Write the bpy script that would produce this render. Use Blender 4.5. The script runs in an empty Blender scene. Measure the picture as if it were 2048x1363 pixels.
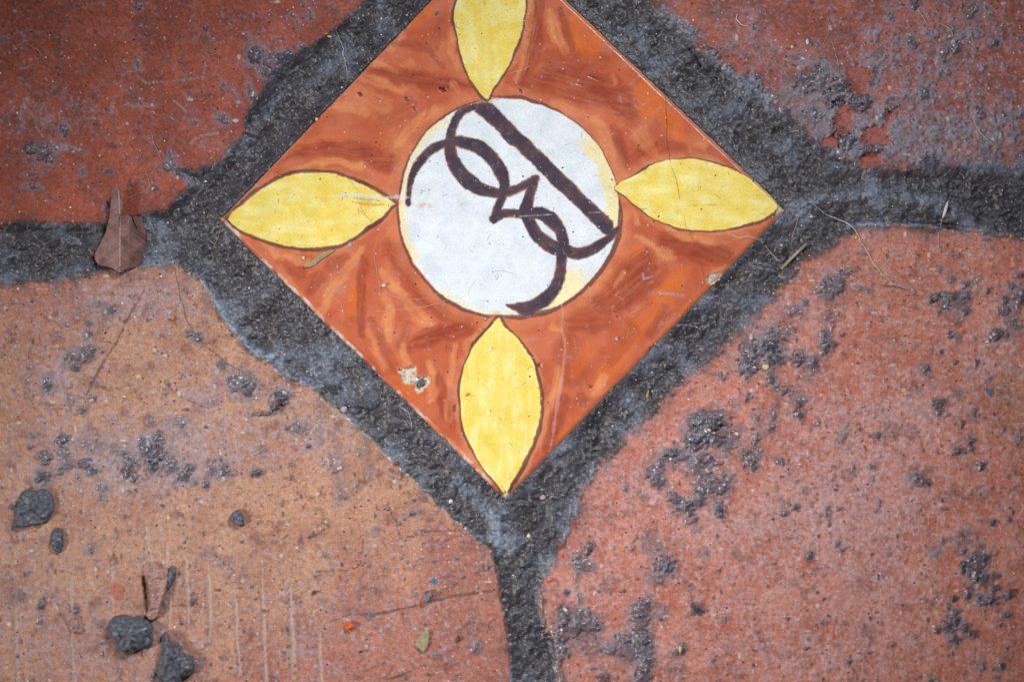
import bpy, math, random
import numpy as np
from mathutils import Vector

# ------------------------------------------------------------------ units
# All layout is given in units of 1/16 mm on the floor plane (x right, y down from the corner of the view).
U = 0.001 / 16.0
CX, CY = 1024.0, 681.5
C = bpy.context.scene.collection
sc = bpy.context.scene
def W(x, y, z=0.0): return ((x - CX) * U, (CY - y) * U, z * U)

# ------------------------------------------------------------------ camera
cam_d = bpy.data.cameras.new('camera'); cam = bpy.data.objects.new('camera', cam_d); C.objects.link(cam)
CAM_H = 0.36
cam.location = (0, 0, CAM_H)
cam_d.sensor_width = 36.0
cam_d.lens = 36.0 * CAM_H / (2048 * U)
cam_d.clip_start = 0.01; cam_d.clip_end = 20
sc.camera = cam

# ------------------------------------------------------------------ light: soft window light in the shade, spot cones narrowed to imitate lens vignetting
world = bpy.data.worlds.new('World'); sc.world = world; world.use_nodes = True
bg = world.node_tree.nodes['Background']
bg.inputs['Color'].default_value = (0.80, 0.90, 1.0, 1); bg.inputs['Strength'].default_value = 0.07
def spot(name, loc, target, cone, radius, power, color):
    d = bpy.data.lights.new(name, 'SPOT'); d.spot_size = math.radians(cone); d.spot_blend = 1.0; d.shadow_soft_size = radius; d.energy = power; d.color = color
    o = bpy.data.objects.new(name, d); C.objects.link(o); o.location = loc
    o.rotation_euler = (Vector(target) - Vector(loc)).to_track_quat('-Z', 'Y').to_euler()
    return o
spot('window_light', (-0.29, -0.09, 0.19), (0.0298, -0.0016, 0), 26.0, 0.03, 5.2, (1.0, 0.98, 0.945))
spot('room_light', (0.16, 0.23, 0.29), (-0.0215, -0.0176, 0), 26.0, 0.045, 7.1, (0.91, 0.955, 1.0))
vs = sc.view_settings
vs.view_transform = 'Standard'; vs.look = 'None'; vs.exposure = 0.0; vs.gamma = 1.0; vs.use_curve_mapping = False

# ------------------------------------------------------------------ numeric helpers
def lin(c):
    c = np.asarray(c, float) / 255.0
    return np.where(c <= 0.04045, c / 12.92, ((c + 0.055) / 1.055) ** 2.4)
def sstep(a, b, x):
    t = np.clip((x - a) / (b - a), 0, 1); return t * t * (3 - 2 * t)
_tabs = {}
def noise(x, y, s, seed=0):
    """gradient noise, about -1..1, feature size s"""
    if seed not in _tabs:
        r = np.random.RandomState(1000 + seed)
        a = r.rand(65536) * 2 * np.pi
        _tabs[seed] = (np.cos(a).astype(np.float32), np.sin(a).astype(np.float32))
    gx, gy = _tabs[seed]
    u = (x / s).astype(np.float32); v = (y / s).astype(np.float32)
    iu = np.floor(u).astype(np.int32); iv = np.floor(v).astype(np.int32)
    fu = u - iu; fv = v - iv
    wu = fu * fu * fu * (fu * (fu * 6 - 15) + 10); wv = fv * fv * fv * (fv * (fv * 6 - 15) + 10)
    def g(i, j, du, dv):
        h = ((i * 73856093) ^ (j * 19349663)) & 65535
        return gx[h] * du + gy[h] * dv
    n00 = g(iu, iv, fu, fv); n10 = g(iu + 1, iv, fu - 1, fv); n01 = g(iu, iv + 1, fu, fv - 1); n11 = g(iu + 1, iv + 1, fu - 1, fv - 1)
    a = n00 + wu * (n10 - n00); b = n01 + wu * (n11 - n01)
    return (a + wv * (b - a)) * 1.5
def fbm(x, y, s, seed=0, o=4, gain=0.5):
    t = 0; a = 1.0; tot = 0
    for k in range(o):
        t = t + a * noise(x, y, s / 2 ** k, seed + k * 7); tot += a; a *= gain
    return t / tot * 1.4
def poly_sd(x, y, P):
    """signed distance to a closed polygon, negative inside"""
    P = np.asarray(P, float); d = np.full(x.shape, 1e9, np.float32); ins = np.zeros(x.shape, bool)
    n = len(P)
    for i in range(n):
        ax, ay = P[i]; bx, by = P[(i + 1) % n]
        ex, ey = bx - ax, by - ay; L = ex * ex + ey * ey + 1e-9
        t = np.clip(((x - ax) * ex + (y - ay) * ey) / L, 0, 1)
        d = np.minimum(d, (x - ax - t * ex) ** 2 + (y - ay - t * ey) ** 2)
        if ay != by:
            c = ((ay > y) != (by > y)) & (x < (bx - ax) * (y - ay) / (by - ay) + ax)
            ins ^= c
    d = np.sqrt(d)
    return np.where(ins, -d, d)
def line_sd(x, y, pts):
    """distance to a polyline (x, y, width) minus the half width there"""
    d = np.full(x.shape, 1e9, np.float32)
    for (ax, ay, aw), (bx, by, bw) in zip(pts[:-1], pts[1:]):
        ex, ey = bx - ax, by - ay; L = ex * ex + ey * ey + 1e-9
        t = np.clip(((x - ax) * ex + (y - ay) * ey) / L, 0, 1)
        d = np.minimum(d, np.hypot(x - ax - t * ex, y - ay - t * ey) - (aw + t * (bw - aw)) * 0.5)
    return d
def smooth_pts(pts, n=4, closed=False):
    """Catmull-Rom refinement of a list of tuples"""
    P = np.asarray(pts, float); m = len(P); out = []
    rng = range(m) if closed else range(m - 1)
    for i in rng:
        p1 = P[i]; p2 = P[(i + 1) % m]
        p0 = P[i - 1] if (closed or i > 0) else 2 * p1 - p2
        p3 = P[(i + 2) % m] if (closed or i + 2 < m) else 2 * p2 - p1
        for k in range(n):
            t = k / n
            out.append(0.5 * (2 * p1 + (p2 - p0) * t + (2 * p0 - 5 * p1 + 4 * p2 - p3) * t * t + (3 * p1 - p0 - 3 * p2 + p3) * t ** 3))
    if not closed: out.append(P[-1])
    return [tuple(q) for q in out]
def crop(ox, oy, k=3.894):
    """converts measuring coordinates of an enlarged detail to layout units"""
    return lambda pts: [((ox + p[0] / k), (oy + p[1] / k)) + tuple(q / k for q in p[2:]) for p in pts]
K1, K2, K3, K4 = crop(0, 0), crop(500, 0), crop(1010, 0), crop(1528, 0)
K5, K6, K7, K8 = crop(0, 340), crop(500, 340), crop(1010, 340), crop(1528, 340)
M1, M2, M3, M4 = crop(0, 680), crop(500, 680), crop(1010, 680), crop(1528, 680)
M5, M6, M7, M8 = crop(0, 1013), crop(500, 1013), crop(1010, 1013), crop(1528, 1013)
GA, GB = crop(780, 180, 4.26), crop(960, 340, 6.817)

# ------------------------------------------------------------------ object helpers
def put(o, parent=None, label=None, category=None, group=None, kind=None):
    if o.name not in C.objects: C.objects.link(o)
    if parent is not None: o.parent = parent
    for k, v in (('label', label), ('category', category), ('group', group), ('kind', kind)):
        if v: o[k] = v
    return o
def raw_mesh(name, V, F, col=None, smooth=True):
    """V (n,3) metres, F (m,k) indices, col (n,4) linear"""
    me = bpy.data.meshes.new(name); V = np.asarray(V, np.float32); F = np.asarray(F, np.int32)
    m, k = F.shape
    me.vertices.add(len(V)); me.vertices.foreach_set('co', V.ravel())
    me.loops.add(m * k); me.loops.foreach_set('vertex_index', F.ravel())
    me.polygons.add(m); me.polygons.foreach_set('loop_start', np.arange(0, m * k, k, dtype=np.int32))
    if smooth: me.polygons.foreach_set('use_smooth', np.ones(m, bool))
    if col is not None:
        a = me.color_attributes.new('Col', 'FLOAT_COLOR', 'POINT'); a.data.foreach_set('color', np.asarray(col, np.float32).ravel())
    me.update(calc_edges=True); me.validate()
    return me
def sub_mesh(name, V, F, col, sel):
    f = F[sel]; used, inv = np.unique(f, return_inverse=True)
    return raw_mesh(name, V[used], inv.reshape(f.shape), col[used])

# ------------------------------------------------------------------ materials
def nodes(name):
    m = bpy.data.materials.new(name); m.use_nodes = True
    nt = m.node_tree; b = nt.nodes['Principled BSDF']
    return m, nt, b
def N(nt, t, **kw):
    n = nt.nodes.new(t)
    for k, v in kw.items():
        if k.startswith('i_'): n.inputs[k[2:].replace('_', ' ')].default_value = v
        else: setattr(n, k, v)
    return n
def mixc(nt, fac, a, b, mode='MIX'):
    n = N(nt, 'ShaderNodeMix', data_type='RGBA', blend_type=mode)
    for s, v in ((0, fac), (6, a), (7, b)):
        if hasattr(v, 'is_output'): nt.links.new(v, n.inputs[s])
        else: n.inputs[s].default_value = v if s == 0 else (tuple(v) + (1,) if len(v) == 3 else v)
    return n.outputs[2]
def mathn(nt, op, a, b=None, c=None, clamp=False):
    n = N(nt, 'ShaderNodeMath', operation=op, use_clamp=clamp)
    for i, v in enumerate((a, b, c)):
        if v is None: continue
        if hasattr(v, 'is_output'): nt.links.new(v, n.inputs[i])
        else: n.inputs[i].default_value = v
    return n.outputs[0]
def ramp(nt, v, a, b, lo=0.0, hi=1.0):
    n = N(nt, 'ShaderNodeMapRange', interpolation_type='SMOOTHSTEP')
    nt.links.new(v, n.inputs[0])
    for i, q in enumerate((a, b, lo, hi)): n.inputs[i + 1].default_value = q
    return n.outputs[0]
def tex_noise(nt, pos, feat, detail=2.0, rough=0.55, off=0.0):
    n = N(nt, 'ShaderNodeTexNoise'); n.inputs['Scale'].default_value = 1.0 / (feat * U)
    n.inputs['Detail'].default_value = detail; n.inputs['Roughness'].default_value = rough
    if off:
        v = N(nt, 'ShaderNodeVectorMath', operation='ADD'); v.inputs[1].default_value = (off, off * 0.7, 0)
        nt.links.new(pos, v.inputs[0]); pos = v.outputs[0]
    nt.links.new(pos, n.inputs['Vector'])
    return n.outputs['Fac']
def dots(nt, pos, cell, r0, keep, off=0.0):
    """mask of small dots: one per cell of the given size, only a share keep of the cells, radius up to r0 cells"""
    v = N(nt, 'ShaderNodeTexVoronoi', feature='F1'); v.inputs['Scale'].default_value = 1.0 / (cell * U)
    a = N(nt, 'ShaderNodeVectorMath', operation='ADD'); a.inputs[1].default_value = (off, off * 0.6, 0)
    nt.links.new(pos, a.inputs[0]); nt.links.new(a.outputs[0], v.inputs['Vector'])
    s = N(nt, 'ShaderNodeSeparateColor'); nt.links.new(v.outputs['Color'], s.inputs[0])
    rad = mathn(nt, 'MULTIPLY', s.outputs[1], r0)
    inside = mathn(nt, 'LESS_THAN', v.outputs['Distance'], rad)
    kept = mathn(nt, 'GREATER_THAN', s.outputs[0], 1.0 - keep)
    return mathn(nt, 'MULTIPLY', inside, kept)
def ground_material(name):
    """vertex colour = pigment of clay, mortar and stains, plus painted mortar sheen; alpha = how far the spot is mortar. Grain, dust and pores on top."""
    m, nt, b = nodes(name); L = nt.links.new
    at = N(nt, 'ShaderNodeVertexColor', layer_name='Col'); pos = N(nt, 'ShaderNodeNewGeometry').outputs['Position']
    col, al = at.outputs['Color'], at.outputs['Alpha']
    mor = ramp(nt, al, 0.55, 0.95); hard = ramp(nt, al, 0.12, 0.45)
    g1 = tex_noise(nt, pos, 3.2, 2.0, 0.7); g2 = tex_noise(nt, pos, 9.0, 3.0, 0.6, 0.3); g3 = tex_noise(nt, pos, 6.0, 3.0, 0.7, 0.8)
    k = mathn(nt, 'ADD', ramp(nt, g1, 0.3, 0.7, -0.22, 0.22), ramp(nt, g2, 0.3, 0.7, -0.14, 0.14))
    km = mathn(nt, 'ADD', ramp(nt, g1, 0.3, 0.7, -0.24, 0.28), ramp(nt, g2, 0.3, 0.7, -0.08, 0.10))
    amp = mathn(nt, 'ADD', mathn(nt, 'MULTIPLY', k, mathn(nt, 'SUBTRACT', 1.0, mor)), mathn(nt, 'MULTIPLY', km, mor))
    amp = mathn(nt, 'ADD', amp, 1.0)
    cc = N(nt, 'ShaderNodeCombineColor')
    for i in range(3): L(amp, cc.inputs[i])
    c = mixc(nt, 1.0, col, cc.outputs[0], 'MULTIPLY')
    c = mixc(nt, mathn(nt, 'MULTIPLY', mathn(nt, 'MULTIPLY', ramp(nt, g3, 0.62, 0.67), mor), 0.6), c, lin((146, 156, 174)))
    c = mixc(nt, mathn(nt, 'MULTIPLY', mathn(nt, 'MULTIPLY', ramp(nt, g3, 0.40, 0.28), mor), 0.5), c, lin((40, 35, 38)))
    c = mixc(nt, mathn(nt, 'MULTIPLY', mathn(nt, 'MULTIPLY', dots(nt, pos, 10, 0.24, 0.42, 0.61), mor), 0.55), c, lin((146, 154, 170)))
    c = mixc(nt, mathn(nt, 'MULTIPLY', mathn(nt, 'MULTIPLY', dots(nt, pos, 14, 0.24, 0.5, 0.73), mor), 0.7), c, lin((34, 30, 33)))
    clay_only = mathn(nt, 'SUBTRACT', 1.0, hard)
    c = mixc(nt, mathn(nt, 'MULTIPLY', dots(nt, pos, 15, 0.18, 0.6, 0.1), mathn(nt, 'MULTIPLY', clay_only, 0.7)), c, lin((66, 46, 46)))
    c = mixc(nt, mathn(nt, 'MULTIPLY', dots(nt, pos, 22, 0.17, 0.45, 0.21), mathn(nt, 'MULTIPLY', clay_only, 0.7)), c, lin((172, 78, 54)))
    c = mixc(nt, mathn(nt, 'MULTIPLY', dots(nt, pos, 13, 0.16, 0.45, 0.33), 0.55), c, lin((200, 194, 198)))
    c = mixc(nt, mathn(nt, 'MULTIPLY', dots(nt, pos, 27, 0.075, 0.5, 0.47), 0.85), c, lin((235, 232, 230)))
    L(c, b.inputs['Base Color'])
    rg = mathn(nt, 'ADD', ramp(nt, g2, 0.25, 0.75, 0.46, 0.66), mathn(nt, 'ADD', mathn(nt, 'MULTIPLY', hard, -0.16), mathn(nt, 'MULTIPLY', mor, 0.02)))
    L(rg, b.inputs['Roughness'])
    b.inputs['Specular IOR Level'].default_value = 0.5
    L(mathn(nt, 'MULTIPLY', mathn(nt, 'MULTIPLY', hard, mathn(nt, 'SUBTRACT', 1.0, mor)), 0.3), b.inputs['Coat Weight']); b.inputs['Coat Roughness'].default_value = 0.24
    h = mathn(nt, 'ADD', mathn(nt, 'MULTIPLY', mathn(nt, 'MULTIPLY', g3, mor), 0.8), mathn(nt, 'MULTIPLY', g1, 0.8))
    h = mathn(nt, 'ADD', h, mathn(nt, 'MULTIPLY', g2, mathn(nt, 'ADD', mathn(nt, 'MULTIPLY', mor, -0.3), 0.8)))
    h = mathn(nt, 'MULTIPLY', h, mathn(nt, 'SUBTRACT', 1.0, mathn(nt, 'MULTIPLY', mathn(nt, 'SUBTRACT', hard, mor), 0.6)))
    bp = N(nt, 'ShaderNodeBump'); bp.inputs['Strength'].default_value = 0.6; bp.inputs['Distance'].default_value = 1.5 * U
    L(h, bp.inputs['Height']); L(bp.outputs[0], b.inputs['Normal'])
    return m
def glaze_material(name):
    m, nt, b = nodes(name); L = nt.links.new
    at = N(nt, 'ShaderNodeVertexColor', layer_name='Col'); pos = N(nt, 'ShaderNodeNewGeometry').outputs['Position']
    g1 = tex_noise(nt, pos, 3.0, 2.0, 0.6); g2 = tex_noise(nt, pos, 40.0, 4.0, 0.6, 0.2)
    amp = mathn(nt, 'ADD', 1.0, mathn(nt, 'ADD', ramp(nt, g1, 0.25, 0.75, -0.09, 0.09), ramp(nt, g2, 0.3, 0.7, -0.05, 0.05)))
    cc = N(nt, 'ShaderNodeCombineColor')
    for i in range(3): L(amp, cc.inputs[i])
    c = mixc(nt, 1.0, at.outputs['Color'], cc.outputs[0], 'MULTIPLY')
    c = mixc(nt, mathn(nt, 'MULTIPLY', dots(nt, pos, 14, 0.12, 0.6, 0.13), 0.6), c, lin((222, 214, 212)))     # dust
    c = mixc(nt, mathn(nt, 'MULTIPLY', dots(nt, pos, 44, 0.06, 0.5, 0.41), 0.8), c, lin((60, 48, 46)))       # pinholes
    L(c, b.inputs['Base Color'])
    L(ramp(nt, tex_noise(nt, pos, 22, 4, 0.65, 0.5), 0.3, 0.7, 0.22, 0.46), b.inputs['Roughness'])
    b.inputs['Specular IOR Level'].default_value = 0.5
    bp = N(nt, 'ShaderNodeBump'); bp.inputs['Strength'].default_value = 0.25; bp.inputs['Distance'].default_value = 1.2 * U
    L(g1, bp.inputs['Height']); L(bp.outputs[0], b.inputs['Normal'])
    return m
_mats = {}
def bit_material(name, c1, c2, feat=8.0, rough=0.55, spec=0.4, bump=1.5, vcol=False, dust=0.4):
    if name in _mats: return _mats[name]
    m, nt, b = nodes(name); L = nt.links.new
    pos = N(nt, 'ShaderNodeNewGeometry').outputs['Position']
    n1 = tex_noise(nt, pos, feat, 4, 0.65); n2 = tex_noise(nt, pos, 2.6, 2, 0.6, 0.2)
    if vcol:
        at = N(nt, 'ShaderNodeVertexColor', layer_name='Col'); base = at.outputs['Color']
        base = mixc(nt, ramp(nt, n1, 0.3, 0.7, 0.0, 0.35), base, lin(c2))
    else:
        base = mixc(nt, ramp(nt, n1, 0.32, 0.68), lin(c1), lin(c2))
    amp = mathn(nt, 'ADD', 1.0, ramp(nt, n2, 0.25, 0.75, -0.2, 0.2))
    cc = N(nt, 'ShaderNodeCombineColor')
    for i in range(3): L(amp, cc.inputs[i])
    c = mixc(nt, 1.0, base, cc.outputs[0], 'MULTIPLY')
    if dust: c = mixc(nt, mathn(nt, 'MULTIPLY', dots(nt, pos, 13, 0.12, 0.5, 0.13), dust), c, lin((215, 212, 215)))
    L(c, b.inputs['Base Color'])
    b.inputs['Roughness'].default_value = rough; b.inputs['Specular IOR Level'].default_value = spec
    if name == 'hard_mortar': b.inputs['Coat Weight'].default_value = 0.35; b.inputs['Coat Roughness'].default_value = 0.3
    bp = N(nt, 'ShaderNodeBump'); bp.inputs['Strength'].default_value = 0.7; bp.inputs['Distance'].default_value = bump * U
    L(mathn(nt, 'ADD', n1, mathn(nt, 'MULTIPLY', n2, 0.4)), bp.inputs['Height']); L(bp.outputs[0], b.inputs['Normal'])
    _mats[name] = m
    return m

# ================================================================== THE FLOOR: four clay pavers, mortar joints
def axis(lo, hi, step, far_lo, far_hi):
    a = list(np.arange(lo, hi + step, step)); s = step; x = a[0]; pre = []
    while x > far_lo: s = min(s * 1.12, 24); x -= s; pre.append(x)
    s = step; x = a[-1]; post = []
    while x < far_hi: s = min(s * 1.12, 24); x += s; post.append(x)
    return np.array(pre[::-1] + a + post, np.float32)
gx = axis(-60, 2108, 2.0, -900, 2950); gy = axis(-60, 1423, 2.0, -750, 2120)
X, Y = np.meshgrid(gx, gy); ny, nx = X.shape
TILE = np.array([(437.5, 439), (991.5, -136), (1574, 420), (1011.5, 1001)])
TL = [(-900, -750), (930, -750), (938, -300), (905, -215), (820, -105), (745, -15), (729, 4), (692, 36), (654, 68), (623, 88), (580, 110), (545, 150), (528, 175), (498, 218), (486, 240), (488, 262), (472, 283), (442, 316), (424, 331), (390, 338), (352, 337), (359, 350), (375, 371), (359, 391), (334, 417), (288, 426), (218, 444), (180, 447), (103, 445), (60, 441), (33, 441), (0, 451), (-200, 455), (-900, 452)]
TR = [(1030, -750), (1042, -310), (1085, -215), (1200, -115), (1313, 0), (1331, 23), (1369, 44), (1403, 85), (1446, 121), (1490, 140), (1528, 169), (1543, 190), (1579, 231), (1613, 259), (1638, 282), (1672, 300), (1718, 329), (1767, 339), (1836, 336), (1965, 323), (2048, 318), (2300, 322), (2950, 318), (2950, -750)]
BR = [(2950, 480), (2300, 486), (2048, 480), (1965, 466), (1887, 464), (1836, 459), (1785, 453), (1749, 456), (1718, 463), (1687, 479), (1638, 506), (1592, 540), (1560, 585), (1511, 640), (1472, 676), (1446, 700), (1405, 736), (1344, 785), (1305, 824), (1267, 867), (1236, 898), (1190, 944), (1169, 975), (1164, 1014), (1154, 1046), (1126, 1090), (1108, 1121), (1087, 1177), (1085, 1206), (1097, 1244), (1115, 1290), (1120, 1334), (1130, 1400), (1128, 2120), (2950, 2120)]
BL = [(-900, 572), (-200, 570), (0, 568), (33, 566), (64, 566), (103, 563), (144, 556), (190, 545), (218, 538), (244, 543), (282, 533), (347, 533), (372, 543), (401, 561), (421, 592), (447, 640), (475, 679), (500, 703), (533, 721), (564, 754), (603, 765), (621, 775), (644, 796), (675, 821), (690, 834), (716, 857), (746, 883), (777, 916), (808, 944), (854, 986), (880, 1016), (911, 1041), (952, 1077), (983, 1108), (993, 1146), (1001, 1180), (1007, 1231), (1016, 1270), (1019, 1334), (1022, 1400), (1025, 2120), (-900, 2120)]
PAVERS = [TL, TR, BL, BR]
# wobble of every outline: large, middle and small
w1x, w1y = noise(X, Y, 26, 1), noise(X, Y, 26, 2)
w2x, w2y = noise(X, Y, 9, 3), noise(X, Y, 9, 4)
XW, YW = X + 3.0 * w1x + 2.2 * w2x, Y + 3.0 * w1y + 2.2 * w2y
n5 = noise(X, Y, 5, 5); n11 = noise(X, Y, 11, 6)
f40 = fbm(X, Y, 40, 10, 4, 0.6); f40b = fbm(X, Y, 44, 20, 4, 0.62); f90 = fbm(X, Y, 95, 30, 3); f300 = fbm(X, Y, 320, 40, 3)
f18 = fbm(X, Y, 18, 50, 3, 0.65); f18b = fbm(X, Y, 17, 57, 3, 0.65)
sds = []
for P in PAVERS:
    sds.append(poly_sd(XW, YW, P))
sd = np.minimum.reduce(sds); pid = np.argmin(np.stack(sds), 0)
soft = np.choose(pid, [3.5, 15.0, 4.5, 13.0]); frn = np.choose(pid, [4.5, 20.0, 5.0, 13.0])
mort = sstep(-soft, soft, sd + frn * (0.7 * f18 + 0.5 * f40 + 0.25 * n5))
td = poly_sd(X, Y, TILE)                      # distance to the painted tile

def mixa(a, b, t): return a + (b - a) * t[..., None]
def fill(c): return np.broadcast_to(lin(c), X.shape + (3,))
# clay colours
def gauss(cx, cy, rx, ry, k=1.0): return k * np.exp(-(((X - cx) / rx) ** 2 + ((Y - cy) / ry) ** 2))
t1 = sstep(-0.5, 0.6, f90 + 0.4 * f40); t2 = sstep(0.05, 0.7, f40b)
clay = [None] * 4
f9x = fbm(X, Y, 11, 68, 2, .7)
clay[0] = mixa(mixa(fill((144, 70, 52)), fill((166, 84, 62)), t1), fill((132, 74, 62)), 0.6 * t2)
clay[1] = mixa(mixa(fill((140, 72, 56)), fill((168, 88, 68)), t1), fill((124, 78, 68)), 0.7 * t2)
tan = mixa(fill((184, 138, 112)), fill((168, 120, 96)), t1)
pink = mixa(fill((178, 114, 94)), fill((164, 102, 86)), t1)
wp = np.clip(sstep(-140, 160, (X - 760) * 0.8 + (Y - 1150) * 1.0 + 90 * f90) + gauss(300, 1350, 420, 110, 0.35) + gauss(60, 590, 260, 70, 0.8), 0, 1)
wp = np.clip(wp * (1 - gauss(620, 1010, 180, 70, .8)), 0, 1)
clay[2] = mixa(mixa(tan, pink, wp), fill((154, 104, 84)), 0.5 * t2)
clay[3] = mixa(mixa(fill((182, 108, 88)), fill((198, 126, 106)), t1), fill((164, 104, 90)), 0.6 * t2)
clay[3] = mixa(clay[3], fill((146, 100, 76)), np.clip(gauss(2020, 800, 80, 90, 0.8) + gauss(1720, 560, 140, 70, 0.45), 0, 0.8) * sstep(-0.4, 0.4, f40 + 0.3))
col = np.zeros(X.shape + (3,))
for k in range(4): col[pid == k] = clay[k][pid == k]
H = 3.0 * f300 + 1.5 * f90 + 0.7 * f18 + 0.35 * n5
H = H + np.choose(pid, [0, 2.0, 1.0, 2.0]) * 0.8 * f40
mott = sstep(0.0, 0.75, 0.6 * f18b + 0.5 * f9x + 0.35 * f40)
col = mixa(col, col * np.array([0.80, 0.72, 0.68]), mott * 0.95)
col = mixa(col, np.clip(col * np.array([1.16, 1.02, 0.90]), 0, 1), 0.7 * sstep(0.1, 0.8, 0.7 * f18 - 0.5 * f40b))
grime = np.exp(np.clip(sd, None, 0) / np.choose(pid, [10, 24, 26, 20]).astype(np.float32)) * sstep(-0.5, 0.6, f40 + 0.7 * f18 + 0.3 * n5)
# pale cement film wiped over the clay
dens = np.choose(pid, [0.02, 0.22, 0.12, 0.20]).astype(np.float32)
for cx, cy, rx, ry, k in [(70, 250, 150, 60, .24), (230, 215, 200, 40, .12), (430, 285, 60, 40, .2), (20, 85, 60, 30, .25), (520, 90, 110, 60, .2), (350, 400, 90, 40, .05),
        (1640, 230, 100, 90, .3), (1830, 280, 190, 70, .45), (1760, 110, 60, 80, .28), (1930, 80, 90, 60, .32), (1850, 160, 40, 60, .2), (1500, 60, 60, 90, .3), (1680, 310, 90, 50, .35), (1990, 250, 90, 80, .25), (1560, 40, 130, 60, -.2),
        (290, 915, 200, 66, .62), (230, 600, 130, 46, .34), (420, 790, 60, 60, .2), (120, 760, 60, 60, .34), (640, 850, 90, 90, .2), (330, 590, 90, 40, .2), (180, 1290, 170, 90, .22), (60, 1150, 80, 80, .12), (700, 1010, 200, 70, -.2), (560, 1000, 130, 60, -.1), (620, 1280, 110, 90, .12), (800, 1240, 120, 60, .06), (420, 690, 70, 30, -.2),
        (1560, 640, 80, 90, .18), (1720, 880, 120, 110, .26), (1620, 1020, 140, 90, .28), (1840, 820, 70, 40, .3), (1980, 700, 50, 60, .3), (1820, 1000, 200, 120, .1), (1760, 1180, 120, 160, .22), (1250, 990, 120, 60, .15), (1180, 1170, 60, 70, .18), (1420, 1060, 100, 60, .18), (1300, 900, 80, 60, .05), (1660, 700, 90, 50, -.12), (1490, 1200, 160, 120, .12), (1600, 1320, 160, 60, .16), (1770, 600, 100, 60, -.05)]:
    dens = dens + gauss(cx, cy, rx, ry, k)
f9 = fbm(X, Y, 10, 64, 2, .7)
fmix = 0.34 * f40 + 0.26 * f18 + 0.34 * f9 + 0.12 * n5 + 0.15 * f40b
film = sstep(0.12, 0.86, fmix + dens + 0.12) * 0.62
fleck = sstep(0.44, 0.60, 0.42 * f9 + 0.34 * f18 + 0.24 * n5 + 0.2 * f40b + 0.9 * dens + np.choose(pid, [0.08, 0.02, 0.20, 0.06])) * 0.72
film = np.maximum(film * np.choose(pid, [0.8, 1.0, 0.6, 1.0]), fleck)
filmc = mixa(fill((158, 140, 150)), fill((134, 124, 134)), sstep(-0.5, 0.5, f18b))
half = np.full(X.shape, 0.5)
filmc = np.where((pid == 0)[..., None], mixa(filmc, fill((152, 118, 124)), half), filmc)
filmc = np.where((pid == 3)[..., None], mixa(filmc, fill((208, 168, 166)), half * 1.6), filmc)
filmc = np.where((pid == 2)[..., None], mixa(filmc, fill((176, 150, 152)), half * 1.2), filmc)
col = mixa(col, filmc, film); H = H + 0.2 * film
# thicker grey skins where the film is densest
skin = sstep(0.62, np.choose(pid, [.95, .78, .95, 1.0]), 0.34 * f40 + 0.30 * f18 + 0.26 * f9 + 0.08 * n5 + dens * np.choose(pid, [1.0, 1.15, 0.95, 0.58]) + 0.26 * f18b) * 0.72
skinc = mixa(fill((98, 94, 104)), fill((136, 136, 150)), sstep(-0.4, 0.5, f18))
col = mixa(col, skinc, skin); H = H + 3.0 * skin
alpha = 0.32 * skin
col = mixa(col, fill((84, 58, 50)), 0.66 * grime)
# brown smudges
sm = sstep(0.2, 0.75, f40b + 0.5 * f18b + .3 * f9) * 0.5
col = mixa(col, fill((108, 62, 46)), sm * (1 - skin))

# ---- mortar bed
dxc, dyc = X - 1004, Y - 431
ax_a = (X * 0.694 - Y * 0.72, X * 0.72 + Y * 0.694); ax_b = (X * 0.72 + Y * 0.694, X * 0.694 - Y * 0.72)
sel_a = (dxc * dyc > 0)
along = np.where(sel_a, ax_a[0], ax_b[0]); across = np.where(sel_a, ax_a[1], ax_b[1])
side_j = td > 130; low_j = side_j & (Y > 1010)
along = np.where(low_j, Y, np.where(side_j, X, along)); across = np.where(low_j, X, np.where(side_j, Y, across))
drag = fbm(along / 6.0, across, 15, 170, 3, .6)                     # the drag of the trowel along the joints
mc = mixa(fill((50, 45, 48)), fill((76, 73, 79)), sstep(-0.7, 0.8, f40 * 0.9 + 0.3 * f18))
mc = mixa(mc, fill((122, 131, 148)), 0.5 * sstep(0.1, 0.95, 0.2 * f18b + 1.2 * f90 + 0.5 * f40b))  # blue-grey sheen of the mortar, painted in as pale patches
mc = mixa(mc, fill((98, 86, 80)), 0.55 * sstep(0.2, 0.8, f40b))
mc = mixa(mc, fill((40, 37, 42)), 0.45 * sstep(0.2, 0.9, -1.1 * f90 + 0.3 * f40))
rim = np.exp(-np.clip(sd, 0, None) / 20.0)
mc = mixa(mc, fill((124, 134, 150)), 0.55 * rim * sstep(-0.1, 0.6, 1.2 * f90 + 0.6 * f40b + 0.2 * f18))  # sheen of the sloping mortar edge, painted as a pale bluish band
def box_of(pts, pad):
    a = np.asarray([p[:2] for p in pts]); x0, y0 = a.min(0) - pad; x1, y1 = a.max(0) + pad
    return (slice(np.searchsorted(gy, y0), np.searchsorted(gy, y1)), slice(np.searchsorted(gx, x0), np.searchsorted(gx, x1)))
Hm = -9 + 8.0 * f90 + 8.0 * np.abs(f40) + 5.0 * f40b + 1.6 * f18 + 0.35 * n5 + 1.3 * drag
# the mortar rises against the upper left edge of the tile and lies lower along its other sides
lt = ((dxc < 0) & (dyc < 0)).astype(np.float32)
lip = np.exp(-(sd / 15.0) ** 2) * np.choose(pid, [.9, .8, .65, .8]).astype(np.float32)
Hm = Hm * (1 - lip) + lip * (0.5 + 3.0 * f18 + 2.0 * f40)
near = np.exp(-(np.clip(td, 0, None) / 18.0) ** 2)
Hm = Hm * (1 - near) + near * (-0.8 + 2.2 * f18 + 1.8 * n5 + 2.0 * f40 + 3.6 * lt)
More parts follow.
